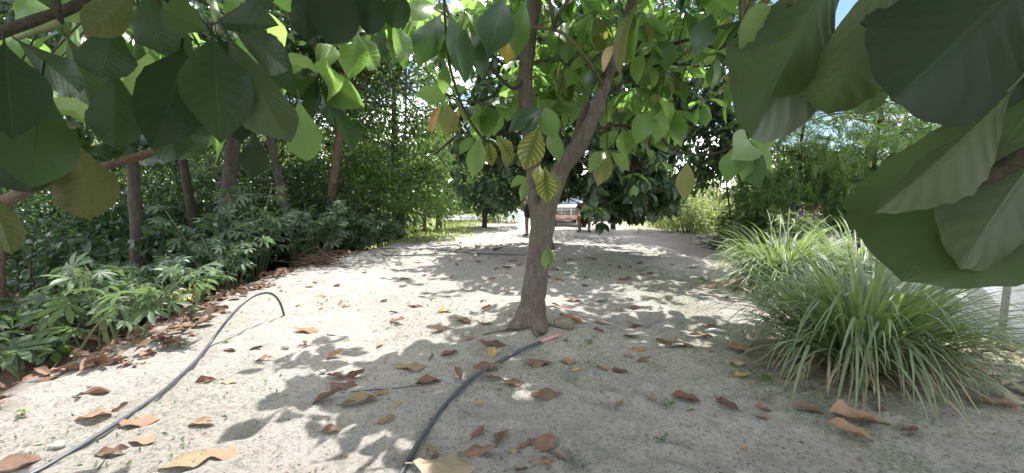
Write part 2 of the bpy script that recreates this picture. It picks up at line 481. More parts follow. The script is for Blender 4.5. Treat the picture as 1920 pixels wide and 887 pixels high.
def np_mesh(name, V, quads=None, tris=None, uvs=None, mat=None, smooth=True):
    """V (n,3); quads (m,4) / tris (k,3); uvs per vertex (n,2)"""
    me = bpy.data.meshes.new(name)
    parts, starts, totals, off = [], [], [], 0
    for F, k in ((quads, 4), (tris, 3)):
        if F is not None and len(F):
            F = np.asarray(F, np.int32)
            parts.append(F.ravel())
            starts.append(off + np.arange(len(F), dtype=np.int32) * k)
            totals.append(np.full(len(F), k, np.int32))
            off += F.size
    li = np.concatenate(parts)
    st, to = np.concatenate(starts), np.concatenate(totals)
    me.vertices.add(len(V))
    me.vertices.foreach_set('co', np.asarray(V, np.float32).ravel())
    me.loops.add(len(li))
    me.loops.foreach_set('vertex_index', li)
    me.polygons.add(len(st))
    me.polygons.foreach_set('loop_start', st)
    me.polygons.foreach_set('loop_total', to)
    if smooth:
        me.polygons.foreach_set('use_smooth', np.ones(len(st), bool))
    if uvs is not None:
        ul = me.uv_layers.new(name='UVMap')
        ul.data.foreach_set('uv', np.asarray(uvs, np.float32)[li].ravel())
    me.update(calc_edges=True)
    me.validate()
    if mat is not None:
        me.materials.append(mat)
    return me


class MB:
    """collects quads and triangles for one mesh"""

    def __init__(self):
        self.v, self.q, self.t, self.n = [], [], [], 0

    def add(self, V, q=None, t=None):
        V = np.asarray(V, float)
        self.v.append(V)
        if q is not None and len(q):
            self.q.append(np.asarray(q, int) + self.n)
        if t is not None and len(t):
            self.t.append(np.asarray(t, int) + self.n)
        self.n += len(V)

    def tube(self, pts, rad, sides=8, cap=True, rough=0.0, seed=0, flare=None):
        pts = np.asarray(pts, float)
        n = len(pts)
        rad = np.full(n, rad) if np.isscalar(rad) else np.asarray(rad, float)
        tg = unit(np.gradient(pts, axis=0))
        ref = np.array([0, 0, 1.0]) if abs(tg[0][2]) < 0.9 else np.array([1.0, 0, 0])
        a = unit(np.cross(tg[0], ref))
        V = []
        for i in range(n):
            a = unit(a - tg[i] * np.dot(a, tg[i]))
            b = np.cross(tg[i], a)
            th = np.linspace(0, 2 * math.pi, sides, endpoint=False)
            r = np.full(sides, rad[i])
            if rough:
                r = r * (1 + rough * 2 * vnoise(th * 1.3 + seed * 7.1, np.full(sides, i * 0.55 + seed), seed + 20))
            if flare is not None:
                r = r * (1 + flare[i] * (0.6 + 0.55 * np.cos(3 * th + seed) + 0.3 * np.cos(5 * th + 1)))
            V.append(pts[i] + np.outer(np.cos(th) * r, a) + np.outer(np.sin(th) * r, b))
        V = np.concatenate(V)
        i = np.arange(n - 1)[:, None] * sides
        j = np.arange(sides)[None, :]
        k = (j + 1) % sides
        Q = np.stack([i + j, i + k, i + sides + k, i + sides + j], -1).reshape(-1, 4)
        T = []
        if cap:
            V = np.concatenate([V, pts[:1], pts[-1:]])
            c0, c1, e = n * sides, n * sides + 1, (n - 1) * sides
            for s in range(sides):
                T.append((c0, (s + 1) % sides, s))
                T.append((c1, e + s, e + (s + 1) % sides))
        self.add(V, Q, T)
        return self

    def box(self, c, s, bevel=0.0, rot=None):
        x, y, z = np.asarray(s, float) / 2
        if bevel <= 0:
            V = np.array([(a * x, b * y, d * z) for a in (-1, 1) for b in (-1, 1) for d in (-1, 1)])
            q = [(0, 1, 3, 2), (4, 6, 7, 5), (0, 4, 5, 1), (2, 3, 7, 6), (0, 2, 6, 4), (1, 5, 7, 3)]
            t = None
        else:
            b_ = min(bevel, 0.45 * 2 * min(x, y, z))
            V, idx = [], {}
            for a in (-1, 1):
                for b in (-1, 1):
                    for d in (-1, 1):
                        for ax in range(3):
                            p = [a * (x - b_), b * (y - b_), d * (z - b_)]
                            p[ax] = (a * x, b * y, d * z)[ax]
                            idx[(a, b, d, ax)] = len(V)
                            V.append(p)
            V = np.array(V)
            q, t = [], []
            for ax in range(3):
                for s_ in (-1, 1):
                    o = [i for i in range(3) if i != ax]
                    f = []
                    for u, w in ((-1, -1), (1, -1), (1, 1), (-1, 1)):
                        k = [0, 0, 0]
                        k[ax], k[o[0]], k[o[1]] = s_, u, w
                        f.append(idx[(*k, ax)])
                    q.append(f)
            for ax in range(3):
                o = [i for i in range(3) if i != ax]
                for u in (-1, 1):
                    for w in (-1, 1):
                        k0, k1 = [0, 0, 0], [0, 0, 0]
                        k0[ax], k1[ax] = -1, 1
                        k0[o[0]] = k1[o[0]] = u
                        k0[o[1]] = k1[o[1]] = w
                        q.append([idx[(*k0, o[0])], idx[(*k1, o[0])], idx[(*k1, o[1])], idx[(*k0, o[1])]])
            for a in (-1, 1):
                for b in (-1, 1):
                    for d in (-1, 1):
                        t.append([idx[(a, b, d, i)] for i in range(3)])
            q, t = np.array(q), np.array(t)
        if rot is not None:
            V = V @ np.array(rot).T
        self.add(V + np.asarray(c, float), q, t)
        return self

    def ball(self, c, r, nu=10, nv=7, noise=0.0, seed=0):
        r = np.ones(3) * r
        V, q = [], []
        for i in range(nv + 1):
            ph = math.pi * i / nv
            for j in range(nu):
                th = 2 * math.pi * j / nu
                V.append((math.sin(ph) * math.cos(th), math.sin(ph) * math.sin(th), math.cos(ph)))
        V = np.array(V)
        if noise:
            V = V * (1 + noise * 2 * vnoise(V[:, 0] * 2 + seed * 3.3 + V[:, 2], V[:, 1] * 2 + V[:, 2] * 1.7, seed))[:, None]
        for i in range(nv):
            for j in range(nu):
                q.append((i * nu + j, (i + 1) * nu + j, (i + 1) * nu + (j + 1) % nu, i * nu + (j + 1) % nu))
        self.add(V * r + np.asarray(c, float), q)
        return self

    def build(self, name, mat, parent=None, smooth=True, origin=None):
        V = np.concatenate(self.v)
        if origin is not None:
            V = V - np.asarray(origin, float)
        elif parent is not None:
            V = V - np.array(parent.location) if parent.parent is None else V - np.array(parent.parent.location) - np.array(parent.location)
        me = np_mesh(name, V, np.concatenate(self.q) if self.q else None, np.concatenate(self.t) if self.t else None, None, mat, smooth)
        o = link(name, me, parent)
        if origin is not None and parent is None:
            o.location = [float(a) for a in origin]
        return o


def spline(pts, n=24):
    pts = np.asarray(pts, float)
    if len(pts) == 2:
        t = np.linspace(0, 1, n)[:, None]
        return pts[0] * (1 - t) + pts[1] * t
    p = np.vstack([2 * pts[0] - pts[1], pts, 2 * pts[-1] - pts[-2]])
    seg = len(pts) - 1
    out = []
    for s in np.linspace(0, seg - 1e-6, n):
        i = int(s)
        t = s - i
        a, b, c, d = p[i], p[i + 1], p[i + 2], p[i + 3]
        out.append(0.5 * (2 * b + (c - a) * t + (2 * a - 5 * b + 4 * c - d) * t * t + (3 * b - a - 3 * c + d) * t ** 3))
    return np.array(out)


def interp_r(rs, n):
    return np.interp(np.linspace(0, 1, n), np.linspace(0, 1, len(rs)), rs)


# ------------------------------------------------------------------ leaf templates: base at 0, along +Y, face up +Z, length 1
def leaf_tmpl(nu, nv, w=0.5, a=1.15, b=0.75, bend=0.4, fold=0.25, corr=0.0, wav=0.0, twist=0.0, jag=0.0, seed=0, tip=0.08,
              petiole=0.12, cup=0.0, ribs=9):
    r = np.random.default_rng(seed)
    vs = np.linspace(0, 1, nv + 1)
    ss = np.linspace(-1, 1, nu + 1)
    hw = np.sin(math.pi * np.clip(vs ** a, 0, 1)) ** b
    hw[0], hw[-1] = 0.03, 0.0
    if nv >= 6:
        hw[-2] = max(hw[-2] * 0.85, 0.02)
    V, UV = [], []
    ph = r.uniform(0, 6.28)
    ang, y, z = 0.0, 0.0, 0.0
    dv = 1.0 / nv
    for i, v in enumerate(vs):
        if i:
            ang = bend * (v ** 1.2)
            y += math.cos(ang) * dv
            z -= math.sin(ang) * dv
        tw = twist * v
        for s in ss:
            h = hw[i] * w * 0.5
            if jag and abs(s) > 0.99:
                h *= 1 + jag * r.uniform(-1, 1)
            x = s * h
            zz = fold * abs(x) + cup * x * x / max(w, .01)
            zz += corr * math.sin(2 * math.pi * ribs * (v - 0.42 * 0.5 * abs(s))) * min(1, abs(s) * 2) * (hw[i])
            zz += wav * math.sin(ph + 9 * v + (0 if s < 0 else 2.1)) * s * s * hw[i]
            x2 = x * math.cos(tw) - zz * math.sin(tw)
            z2 = x * math.sin(tw) + zz * math.cos(tw)
            V.append((x2, y - z2 * math.sin(ang) * -1, z + z2 * math.cos(ang)))
            UV.append((0.5 + 0.5 * s, v))
    Q = []
    for i in range(nv):
        for j in range(nu):
            k = i * (nu + 1) + j
            Q.append((k, k + 1, k + nu + 2, k + nu + 1))
    if petiole:
        k, q = len(V), 0.013
        for yy, rr in ((-petiole, 1.2), (0.06, 0.8)):
            for t in range(3):
                V.append((q * rr * math.cos(t * 2.094), yy, q * rr * math.sin(t * 2.094) - 0.012))
                UV.append((0.5, 0.0))
        for t in range(3):
            u = (t + 1) % 3
            Q.append((k + t, k + u, k + 3 + u, k + 3 + t))
    return np.array(V), np.array(Q), np.array(UV)


def merge_tmpl(items):
    V, Q, U, n = [], [], [], 0
    for v, q, u in items:
        V.append(v)
        Q.append(q + n)
        U.append(u)
        n += len(v)
    return np.concatenate(V), np.concatenate(Q), np.concatenate(U)


def palmate(nl=7, seed=0, nu=2, nv=4, w=0.27):
    r = np.random.default_rng(seed)
    it = []
    for k in range(nl):
        an = R(-125 + 250 * k / (nl - 1)) + r.uniform(-.06, .06)
        ln = (0.62 + 0.38 * math.cos(an * 0.62)) * r.uniform(.92, 1.05)
        v, q, u = leaf_tmpl(nu, nv, w=w, a=1.25, b=0.8, bend=r.uniform(0.35, 0.9), fold=0.3, seed=seed * 10 + k, petiole=0)
        v = v * ln * 0.62
        c, s = math.cos(an), math.sin(an)
        v = np.stack([v[:, 0] * c + v[:, 1] * s, -v[:, 0] * s + v[:, 1] * c + 0.38, v[:, 2]], 1)
        it.append((v, q, u))
    q_ = 0.011
    V = np.array([(q_ * math.cos(t * 2.094), yy, q_ * math.sin(t * 2.094)) for yy in (-0.25, 0.40) for t in range(3)])
    Q = np.array([(t, (t + 1) % 3, 3 + (t + 1) % 3, 3 + t) for t in range(3)])
    it.append((V, Q, np.full((6, 2), 0.5)))
    return merge_tmpl(it)


def pinnate(pairs=10, seed=0):
    r = np.random.default_rng(seed)
    it = []
    for k in range(pairs):
        y = 0.12 + 0.86 * k / (pairs - 1)
        for s in (-1, 1):
            ln, w = 0.22 * (1 - 0.35 * abs(y - .5) * 2) * r.uniform(.85, 1.1), 0.07
            an = s * R(62) + r.uniform(-.15, .15)
            d = np.array([math.sin(an), math.cos(an), -0.15 - 0.2 * y])
            p = np.array([d[1], -d[0], 0]) * w / 2
            b = np.array([0, y, -0.25 * y * y])
            V = np.array([b, b + d * ln * .5 + p, b + d * ln, b + d * ln * .5 - p])
            it.append((V, np.array([(0, 1, 2, 3)]), np.array([(.5, 0), (1, .5), (.5, 1), (0, .5)])))
    return merge_tmpl(it)


def tmpl_mesh(name, t, mat):
    me = np_mesh(name, t[0], t[1], None, t[2], mat)
    k = np.where((t[2][:, 1] > .999) & (np.abs(t[2][:, 0] - .5) < .01))[0]
    if len(k):
        me['tip'] = [float(a) for a in t[0][k[0]]]
    return me


def scatter(name, tmpls, pos, yd, zd, sc, mat, parent=None, kind=None, rg=None):
    """one mesh holding a copy of a template for every position"""
    rg = rg or rng
    pos, yd = np.asarray(pos, float), unit(yd)
    zd = np.asarray(zd, float)
    zd = unit(zd - yd * np.sum(zd * yd, 1, keepdims=True))
    xd = np.cross(yd, zd)
    sc = np.broadcast_to(np.asarray(sc, float), (len(pos),))
    pick = rg.integers(0, len(tmpls), len(pos))
    Vs, Qs, Us, n = [], [], [], 0
    for k, (v, q, u) in enumerate(tmpls):
        m = np.where(pick == k)[0]
        if not len(m):
            continue
        s = sc[m][:, None, None]
        V = pos[m][:, None, :] + s * (v[None, :, 0:1] * xd[m][:, None, :] + v[None, :, 1:2] * yd[m][:, None, :] + v[None, :, 2:3] * zd[m][:, None, :])
        Vs.append(V.reshape(-1, 3))
        Qs.append((q[None] + (np.arange(len(m)) * len(v))[:, None, None] + n).reshape(-1, 4))
        Us.append(np.tile(u, (len(m), 1)))
        n += len(m) * len(v)
    V = np.concatenate(Vs)
    if parent is not None:
        V = V - np.array(parent.location)
    me = np_mesh(name, V, np.concatenate(Qs), None, np.concatenate(Us), mat)
    o = link(name, me, parent)
    if kind:
        o['kind'] = kind
    return o


def leaf_object(name, me, parent, base, yd, zd, size, wsc=1.0):
    yd = unit(yd)
    zd = unit(np.asarray(zd, float) - yd * np.dot(zd, yd))
    xd = np.cross(yd, zd)
    o = bpy.data.objects.new(name, me)
    COL.objects.link(o)
    pl = np.zeros(3)
    if parent is not None:
        o.parent = parent
        pl = np.array(parent.location)
    m = Matrix.Identity(4)
    for i in range(3):
        m[i][0], m[i][1], m[i][2], m[i][3] = float(xd[i] * size * wsc), float(yd[i] * size), float(zd[i] * size), float(base[i] - pl[i])
    o.matrix_basis = m
    return o


T_FORE = [leaf_tmpl(12, 26, w=0.57, a=1.28, b=1.02, bend=bd, fold=fo + .1, corr=0.0125, wav=wv * 1.7, twist=tw, jag=0.03, seed=s, ribs=9)
          for s, (bd, fo, wv, tw) in enumerate(((.35, .22, .03, .1), (.7, .12, .035, -.2), (.2, .32, .025, .25), (.9, .2, .04, -.1), (.5, .05, .05, .3)))]
T_MID = [leaf_tmpl(4, 8, w=0.50, a=1.25, b=1.0, bend=bd, fold=fo, wav=wv, twist=tw, seed=s + 5)
         for s, (bd, fo, wv, tw) in enumerate(((.4, .25, .03, .1), (.9, .2, .04, -.2), (.2, .35, .03, .3), (1.2, .15, .04, -.1), (.6, .1, .05, .25)))]
T_LOW = [leaf_tmpl(2, 4, w=0.46, bend=bd, fold=.3, seed=s + 12, petiole=0) for s, bd in enumerate((.3, .8, 1.2))]
T_TINY = [leaf_tmpl(2, 2, w=0.46, bend=bd, fold=.3, seed=s + 15, petiole=0) for s, bd in enumerate((.3, .9))]
T_PALM = [palmate(7, s) for s in range(3)]
T_PALM_LOW = [palmate(6, s + 4, 2, 2, 0.32) for s in range(2)]
T_PINN = [pinnate(10, s) for s in range(3)]


def meshes(key, tm, mats):
    return {mk: [tmpl_mesh(key, t, M[mk]) for t in tm] for mk in mats}


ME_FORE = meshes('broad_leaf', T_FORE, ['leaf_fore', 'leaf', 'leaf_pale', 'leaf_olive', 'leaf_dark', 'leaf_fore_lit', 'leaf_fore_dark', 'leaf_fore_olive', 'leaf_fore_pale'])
ME_MID = meshes('leaf', T_MID, ['leaf', 'leaf_pale', 'leaf_dark', 'leaf_chlor', 'leaf_yellow', 'leaf_olive', 'leaf_orange', 'leaf_tan'])
ME_PALM = meshes('palmate_leaf', T_PALM, ['cassava', 'fol_blue', 'leaf_yellow'])

# ------------------------------------------------------------------ ground
def axis(a, segs):
    out = [a]
    for end, step in segs:
        k = max(1, int(round((end - out[-1]) / step)))
        out += list(np.linspace(out[-1], end, k + 1)[1:])
    return np.array(out)


gx = np.concatenate([-axis(4.0, [(8, .25), (20, 1), (60, 5), (400, 40)])[::-1][:-1], axis(-4.0, [(4.6, 0.032)]), axis(4.6, [(9, .25), (20, 1), (60, 5), (400, 40)])[1:]])
gy = axis(-20, [(-4, 2), (1.2, .4), (5.5, 0.032), (9, 0.07), (16, .16), (30, .6), (80, 5), (600, 60)])
XX, YY = np.meshgrid(gx, gy)
ZZ = ground_z(XX, YY)
V = np.stack([XX, YY, ZZ], -1).reshape(-1, 3)
nx, ny = len(gx), len(gy)
ii, jj = np.arange(ny - 1)[:, None] * nx, np.arange(nx - 1)[None, :]
Q = np.stack([ii + jj, ii + jj + 1, ii + nx + jj + 1, ii + nx + jj], -1).reshape(-1, 4)
me = np_mesh('ground', V, Q, None, None, M['sand'])
ca = me.color_attributes.new('cover', 'FLOAT_COLOR', 'POINT')
x, y = V[:, 0], V[:, 1]
wob = 0.5 * vnoise(x * 1.3, y * 1.3, 9) + 0.3 * vnoise(x * 4, y * 4, 10)
soil = np.maximum(sstep(0.05, 0.55, edge_x(y) - x + wob), sstep(3.3, 4.2, x + wob) * 0.45)
moss = np.clip(sstep(0.02, 0.3, vnoise(x * 1.1 + 3, y * 1.1, 12) + 0.25 * vnoise(x * 5, y * 5, 13)) * (0.3 + 0.7 * sstep(-0.5, 1.2, x)), 0, 1)
grs = np.clip(sstep(10.5, 13, y + wob * 2) * sstep(-0.5, -1.6, x + wob) * 0.8 + sstep(16, 24, y) * 0.4 * sstep(3.0, 0.5, x) + sstep(24, 34, y) * .6 + sstep(11, 14, y) * sstep(4.5, 6.5, x) * 0.8, 0, 1)
soil = soil * (1 - sstep(16, 24, y))
ca.data.foreach_set('color', np.stack([soil, moss, grs, np.ones_like(x)], 1).astype(np.float32).ravel())
ground = tag(link('ground', me), 'pale sandy ground strewn with dry leaves', 'ground', kind='structure')
del ground['category']


# ------------------------------------------------------------------ tree helpers
def to_px(p):
    p = np.asarray(p, float) - np.array([0, 0, CAM_H])
    z = p[..., 1] * CP - p[..., 2] * SP
    up = p[..., 1] * SP + p[..., 2] * CP
    z = np.where(np.abs(z) < 1e-3, 1e-3, z)
    return 960 + FPX * p[..., 0] / z, 443.5 - FPX * up / z, z


def in_frame(p, margin=40):
    a, b, z = to_px(p)
    return (z > 0.05) & (a > -margin) & (a < 1920 + margin) & (b > -margin) & (b < 887 + margin)


def rosette(node, n, rg, el=(-70, 5), jit=0.35, az0=None):
    """leaf directions and face normals round one shoot tip"""
    az = (rg.uniform(0, 6.28) if az0 is None else az0) + np.arange(n) * 2.39996 + rg.normal(0, .25, n)
    e = np.radians(rg.uniform(el[0], el[1], n))
    o = np.stack([np.cos(az), np.sin(az), np.zeros(n)], 1)
    up = np.array([0, 0, 1.0])
    yd = o * np.cos(e)[:, None] + up * np.sin(e)[:, None]
    zd = -o * np.sin(e)[:, None] + up * np.cos(e)[:, None]
    return unit(yd + rg.normal(0, jit * .5, (n, 3))), unit(zd + rg.normal(0, jit, (n, 3)))


def two_point_leaf(parent, mesh, b, t, roll, name='leaf', wsc=1.0, flip=False):
    base, tip = P(*b), P(*t)
    yd = tip - base
    L = np.linalg.norm(yd)
    yd = yd / L
    view = unit(np.array([0, 0, CAM_H]) - 0.5 * (base + tip))
    zd = view - yd * np.dot(view, yd)
    zd = unit(zd)
    xd = np.cross(yd, zd)
    zd = zd * math.cos(R(roll)) + xd * math.sin(R(roll))
    if flip:
        zd = -zd
    tv = mesh['tip']
    c, a = math.hypot(tv[1], tv[2]), math.atan2(tv[2], tv[1])
    return leaf_object(name, mesh, parent, base, math.cos(a) * yd - math.sin(a) * zd, math.sin(a) * yd + math.cos(a) * zd, L / c, wsc)


def twig_to(parent, a, b, r0=0.007, r1=0.003, mat='twig', sag=0.06, name='twig', sides=5, rg=rng):
    a, b = np.asarray(a, float), np.asarray(b, float)
    L = np.linalg.norm(b - a)
    m = 0.5 * (a + b) + np.array([0, 0, sag * L]) + rg.normal(0, 0.04 * L, 3)
    return MB().tube(spline([a, m, b], 8), interp_r([r0, r1], 8), sides).build(name, M[mat], parent)


def nearest(pts, p):
    return pts[np.argmin(np.sum((pts - p) ** 2, 1))]


def clump_cloud(center, radii, n_clump, per, spread, rg, shell=0.55, zmin=None):
    """leaf positions gathered in clumps through an ellipsoid: returns positions, clump centres"""
    d = unit(rg.normal(size=(n_clump, 3)))
    r = rg.uniform(shell, 1.0, n_clump) ** 0.6
    c = np.asarray(center) + d * r[:, None] * np.asarray(radii)
    if zmin is not None:
        c[:, 2] = np.maximum(c[:, 2], zmin + rg.uniform(0, .5, n_clump))
    k = rg.poisson(per, n_clump) + 2
    idx = np.repeat(np.arange(n_clump), k)
    sp = spread * rg.uniform(0.6, 1.4, n_clump)
    pos = c[idx] + rg.normal(size=(len(idx), 3)) * sp[idx][:, None] * np.array([1, 1, .65])
    return pos, c, idx


def leaf_dirs(pos, center, rg, droop=0.5, out=0.6):
    o = unit(pos - np.asarray(center))
    yd = unit(out * o + rg.normal(size=pos.shape) * 0.7 + np.array([0, 0, -droop]))
    zd = unit(np.array([0, 0, 0.9]) + rg.normal(size=pos.shape) * 0.55 + 0.3 * o)
    return yd, zd


# ------------------------------------------------------------------ main tree in the middle of the sand
base = G(995, 606)
base[2] -= 0.03
tree = empty('tree', base, 'forked grey-brown tree with yellowing broad leaves in the middle of the sand', 'tree')
rg = np.random.default_rng(3)
D0 = base[1]
trunk_pts = [base, P(1000, 560, D0), P(1008, 500, D0 + .02), P(1014, 450, D0 + .04), P(1019, 405, D0 + .05), P(1022, 385, D0 + .05)]
mb = MB()
n = 46
fl = np.clip(1 - np.linspace(0, 1, n) / 0.16, 0, 1) ** 2 * 0.75
mb.tube(spline(trunk_pts, n), interp_r([.125, .108, .101, .101, .108, .10], n), 28, rough=0.07, seed=1, flare=fl)
right = [P(1018, 415, D0 + .05), P(1037, 355, D0), P(1058, 308, D0 - .03), P(1085, 272, D0 - .05), P(1108, 228, D0 - .05), P(1132, 165, D0 - .05),
         P(1160, 75, D0 - .02), P(1192, -15, D0 + .05), P(1225, -120, D0 + .2), P(1250, -220, D0 + .4)]
left = [P(1012, 420, D0 + .06), P(1003, 372, D0 + .10), P(999, 311, D0 + .14), P(989, 230, D0 + .2), P(985, 150, D0 + .25), P(992, 70, D0 + .3),
        P(1002, 0, D0 + .3), P(1000, -110, D0 + .3), P(960, -230, D0 + .25)]
Rp, Lp = spline(right, 60), spline(left, 60)
mb.tube(Rp, interp_r([.09, .078, .076, .072, .058, .052, .044, .038, .03, .02], 60), 20, rough=0.08, seed=2)
mb.tube(Lp, interp_r([.08, .064, .06, .062, .066, .064, .058, .046, .03], 60), 20, rough=0.08, seed=3)
# surface roots
for a, L in ((-2.8, .30), (-1.5, .34), (-0.5, .25)):
    q = []
    for s in np.linspace(0.02, 1, 7):
        x_, y_ = base[0] + math.cos(a + .3 * s) * (0.08 + L * s), base[1] + math.sin(a + .3 * s) * (.08 + L * s)
        q.append((x_, y_, float(ground_z(x_, y_)) + 0.02 * (1 - s) - 0.022))
    mb.tube(spline(q, 14), interp_r([.034, .024, .017, .010], 14), 8, rough=.2, seed=int(a * 10) + 40)
mb.build('trunk', M['bark'], tree)
# stub beside the right limb, branches
SUBS = [
    ('bark', [P(1078, 283, D0 - .02), P(1084, 250, D0 + .08), P(1092, 215, D0 + .12), P(1103, 195, D0 + .14)], [.05, .045, .036, .03]),
    ('twig', [Rp[33], P(1095, 105, D0 - .3), P(1050, 60, D0 - .2), P(990, 50, D0 + .1)][::-1], [.012, .014, .016, .022]),
    ('twig_dark', [Lp[30], P(960, 165, 3.7), P(905, 110, 3.2), P(850, 40, 2.9), P(832, 0, 2.75)], [.024, .016, .013, .011, .009]),
    ('twig_dark', [P(832, -20, 2.75), P(836, 60, 2.75), P(845, 130, 2.85), P(868, 200, 3.0), P(905, 258, 3.15), P(962, 292, 3.4)], [.009, .008, .008, .009, .011, .012]),
    ('twig_dark', [Rp[24], P(1160, 235, 3.7), P(1225, 245, 3.5), P(1262, 280, 3.4), P(1330, 290, 3.2), P(1400, 262, 3.0)], [.016, .014, .012, .010, .008, .006]),
    ('twig', [Lp[32], P(1040, 110, 4.0), P(1085, 130, 3.9), P(1120, 135, 3.9)], [.014, .011, .009, .007]),
    ('twig_dark', [Rp[34], P(1215, 105, 3.8), P(1290, 75, 3.6), P(1345, 90, 3.4), P(1390, 60, 3.2)], [.022, .016, .013, .010, .007]),
    ('twig_dark', [Rp[30], P(1190, 140, 3.85), P(1250, 120, 3.8), P(1310, 125, 3.6)], [.016, .012, .010, .007]),
    ('twig', [Lp[22], P(960, 215, 4.0), P(905, 195, 3.6), P(845, 185, 3.3)], [.016, .012, .009, .006]),
    ('twig', [Rp[14], P(1115, 300, 3.8), P(1140, 290, 3.6)], [.012, .009, .006]),
    ('twig', [P(1137, 190, 3.85), P(1138, 240, 3.8), P(1138, 283, 3.75)], [.006, .005, .005]),
]
nodes_src = [Rp[14:], Lp[14:]]
for mk, pts, rr in SUBS:
    q = spline(pts, 26)
    MB().tube(q, interp_r(rr, 26), 8, rough=.12, seed=len(nodes_src)).build('branch', M[mk], tree)
    nodes_src.append(q)
BR = np.concatenate(nodes_src)
# hand-placed leaves (base, tip as pixel + metres ahead)
HL = [
    ((826, 28, 2.7), (784, 126, 2.6), 'leaf_dark', 20, .95), ((842, 25, 2.75), (872, 158, 2.7), 'leaf_dark', -25, .8), ((944, -5, 2.9), (916, 108, 2.8), 'leaf_dark', 5, 1.1),
    ((812, 8, 3.0), (763, 42, 2.8), 'leaf_pale', 20, 1.0), ((827, 25, 2.7), (828, 60, 2.7), 'leaf_dark', 60, .9), ((836, 118, 2.85), (832, 178, 2.85), 'leaf', 10, .9),
    ((880, 60, 2.9), (905, 150, 2.8), 'leaf_dark', -20, .9), ((955, 50, 3.2), (949, 122, 3.1), 'leaf_yellow', 0, 1.05), ((985, 0, 3.0), (968, 110, 3.0), 'leaf', 15, .8),
    ((840, 186, 3.2), (776, 178, 3.0), 'leaf_pale', 35, .9), ((826, 196, 3.2), (809, 252, 3.15), 'leaf_orange', 25, .65), ((842, 195, 3.2), (838, 260, 3.1), 'leaf_olive', 0, .95),
    ((862, 205, 3.2), (856, 246, 3.2), 'leaf_orange', 30, .7), ((902, 256, 3.15), (886, 335, 3.05), 'leaf_pale', 15, .85), ((888, 258, 3.15), (862, 290, 3.05), 'leaf', 20, .9),
    ((915, 262, 3.2), (922, 312, 3.15), 'leaf_chlor', 5, 1.0), ((945, 262, 3.25), (950, 316, 3.2), 'leaf_olive', -20, .8), ((930, 255, 3.2), (960, 300, 3.1), 'leaf_chlor', -20, .8),
    ((1012, 236, 2.95), (982, 320, 2.9), 'leaf_chlor', 0, 1.15), ((1018, 202, 3.0), (954, 247, 2.9), 'leaf_dark', 20, .95), ((1012, 215, 3.0), (975, 250, 2.9), 'leaf_dark', -30, .8),
    ((1022, 200, 3.0), (1042, 262, 2.9), 'leaf', 10, 1.1), ((1030, 240, 3.2), (1048, 305, 3.1), 'leaf', -10, .9), ((1012, 310, 3.2), (1004, 345, 3.1), 'leaf_chlor', 0, 1.1),
    ((1022, 312, 3.2), (1027, 384, 3.1), 'leaf_chlor', 12, 1.05), ((1035, 318, 3.3), (1042, 368, 3.2), 'leaf_olive', -25, .9), ((990, 334, 3.4), (957, 352, 3.3), 'leaf_pale', 30, .9),
    ((988, 336, 3.4), (976, 378, 3.3), 'leaf_pale', 0, .75), ((1142, 284, 3.6), (1120, 350, 3.5), 'leaf_olive', 5, .95), ((1140, 282, 3.6), (1105, 325, 3.5), 'leaf_pale', 25, .9),
    ((1145, 285, 3.6), (1180, 322, 3.5), 'leaf_pale', -20, .8), ((1289, 303, 3.3), (1282, 376, 3.2), 'leaf_olive', 8, .85), ((1155, 82, 3.5), (1131, 137, 3.4), 'leaf_tan', 25, .55),
    ((1190, 15, 3.4), (1163, 142, 3.35), 'leaf_olive', 35, .6), ((1200, 20, 3.4), (1185, 120, 3.3), 'leaf', 30, .6), ((1225, 205, 3.5), (1192, 272, 3.4), 'leaf', 10, 1.0),
    ((1240, 205, 3.5), (1228, 270, 3.4), 'leaf_pale', -15, .8), ((1205, 100, 3.5), (1195, 160, 3.4), 'leaf', 20, .8), ((1030, 65, 4.0), (1060, 80, 3.9), 'leaf_pale', 10, .8),
    ((1060, 65, 3.9), (1045, 70, 3.6), 'leaf_pale', 10, .9), ((1085, 120, 3.9), (1060, 165, 3.7), 'leaf', 10, .9), ((1090, 120, 3.9), (1100, 165, 3.7), 'leaf_pale', 0, .8),
    ((1335, 25, 3.3), (1305, 105, 3.2), 'leaf_dark', 15, 1.0), ((1395, 262, 3.0), (1362, 345, 2.9), 'leaf', 25, .9), ((1400, 262, 3.0), (1392, 340, 2.9), 'leaf_pale', -10, .9),
    ((1405, 262, 3.0), (1425, 355, 2.9), 'leaf_dark', 10, .9), ((1402, 260, 3.0), (1445, 320, 2.9), 'leaf_pale', -25, .9), ((1398, 258, 3.0), (1370, 300, 2.7), 'leaf_pale', -30, 1.0),
    ((1405, 258, 3.0), (1452, 268, 3.1), 'leaf', 20, .8),
]
for b, t, mk, roll, ws in HL:
    two_point_leaf(tree, ME_MID[mk][rg.integers(0, 5)], b, t, roll, wsc=ws)
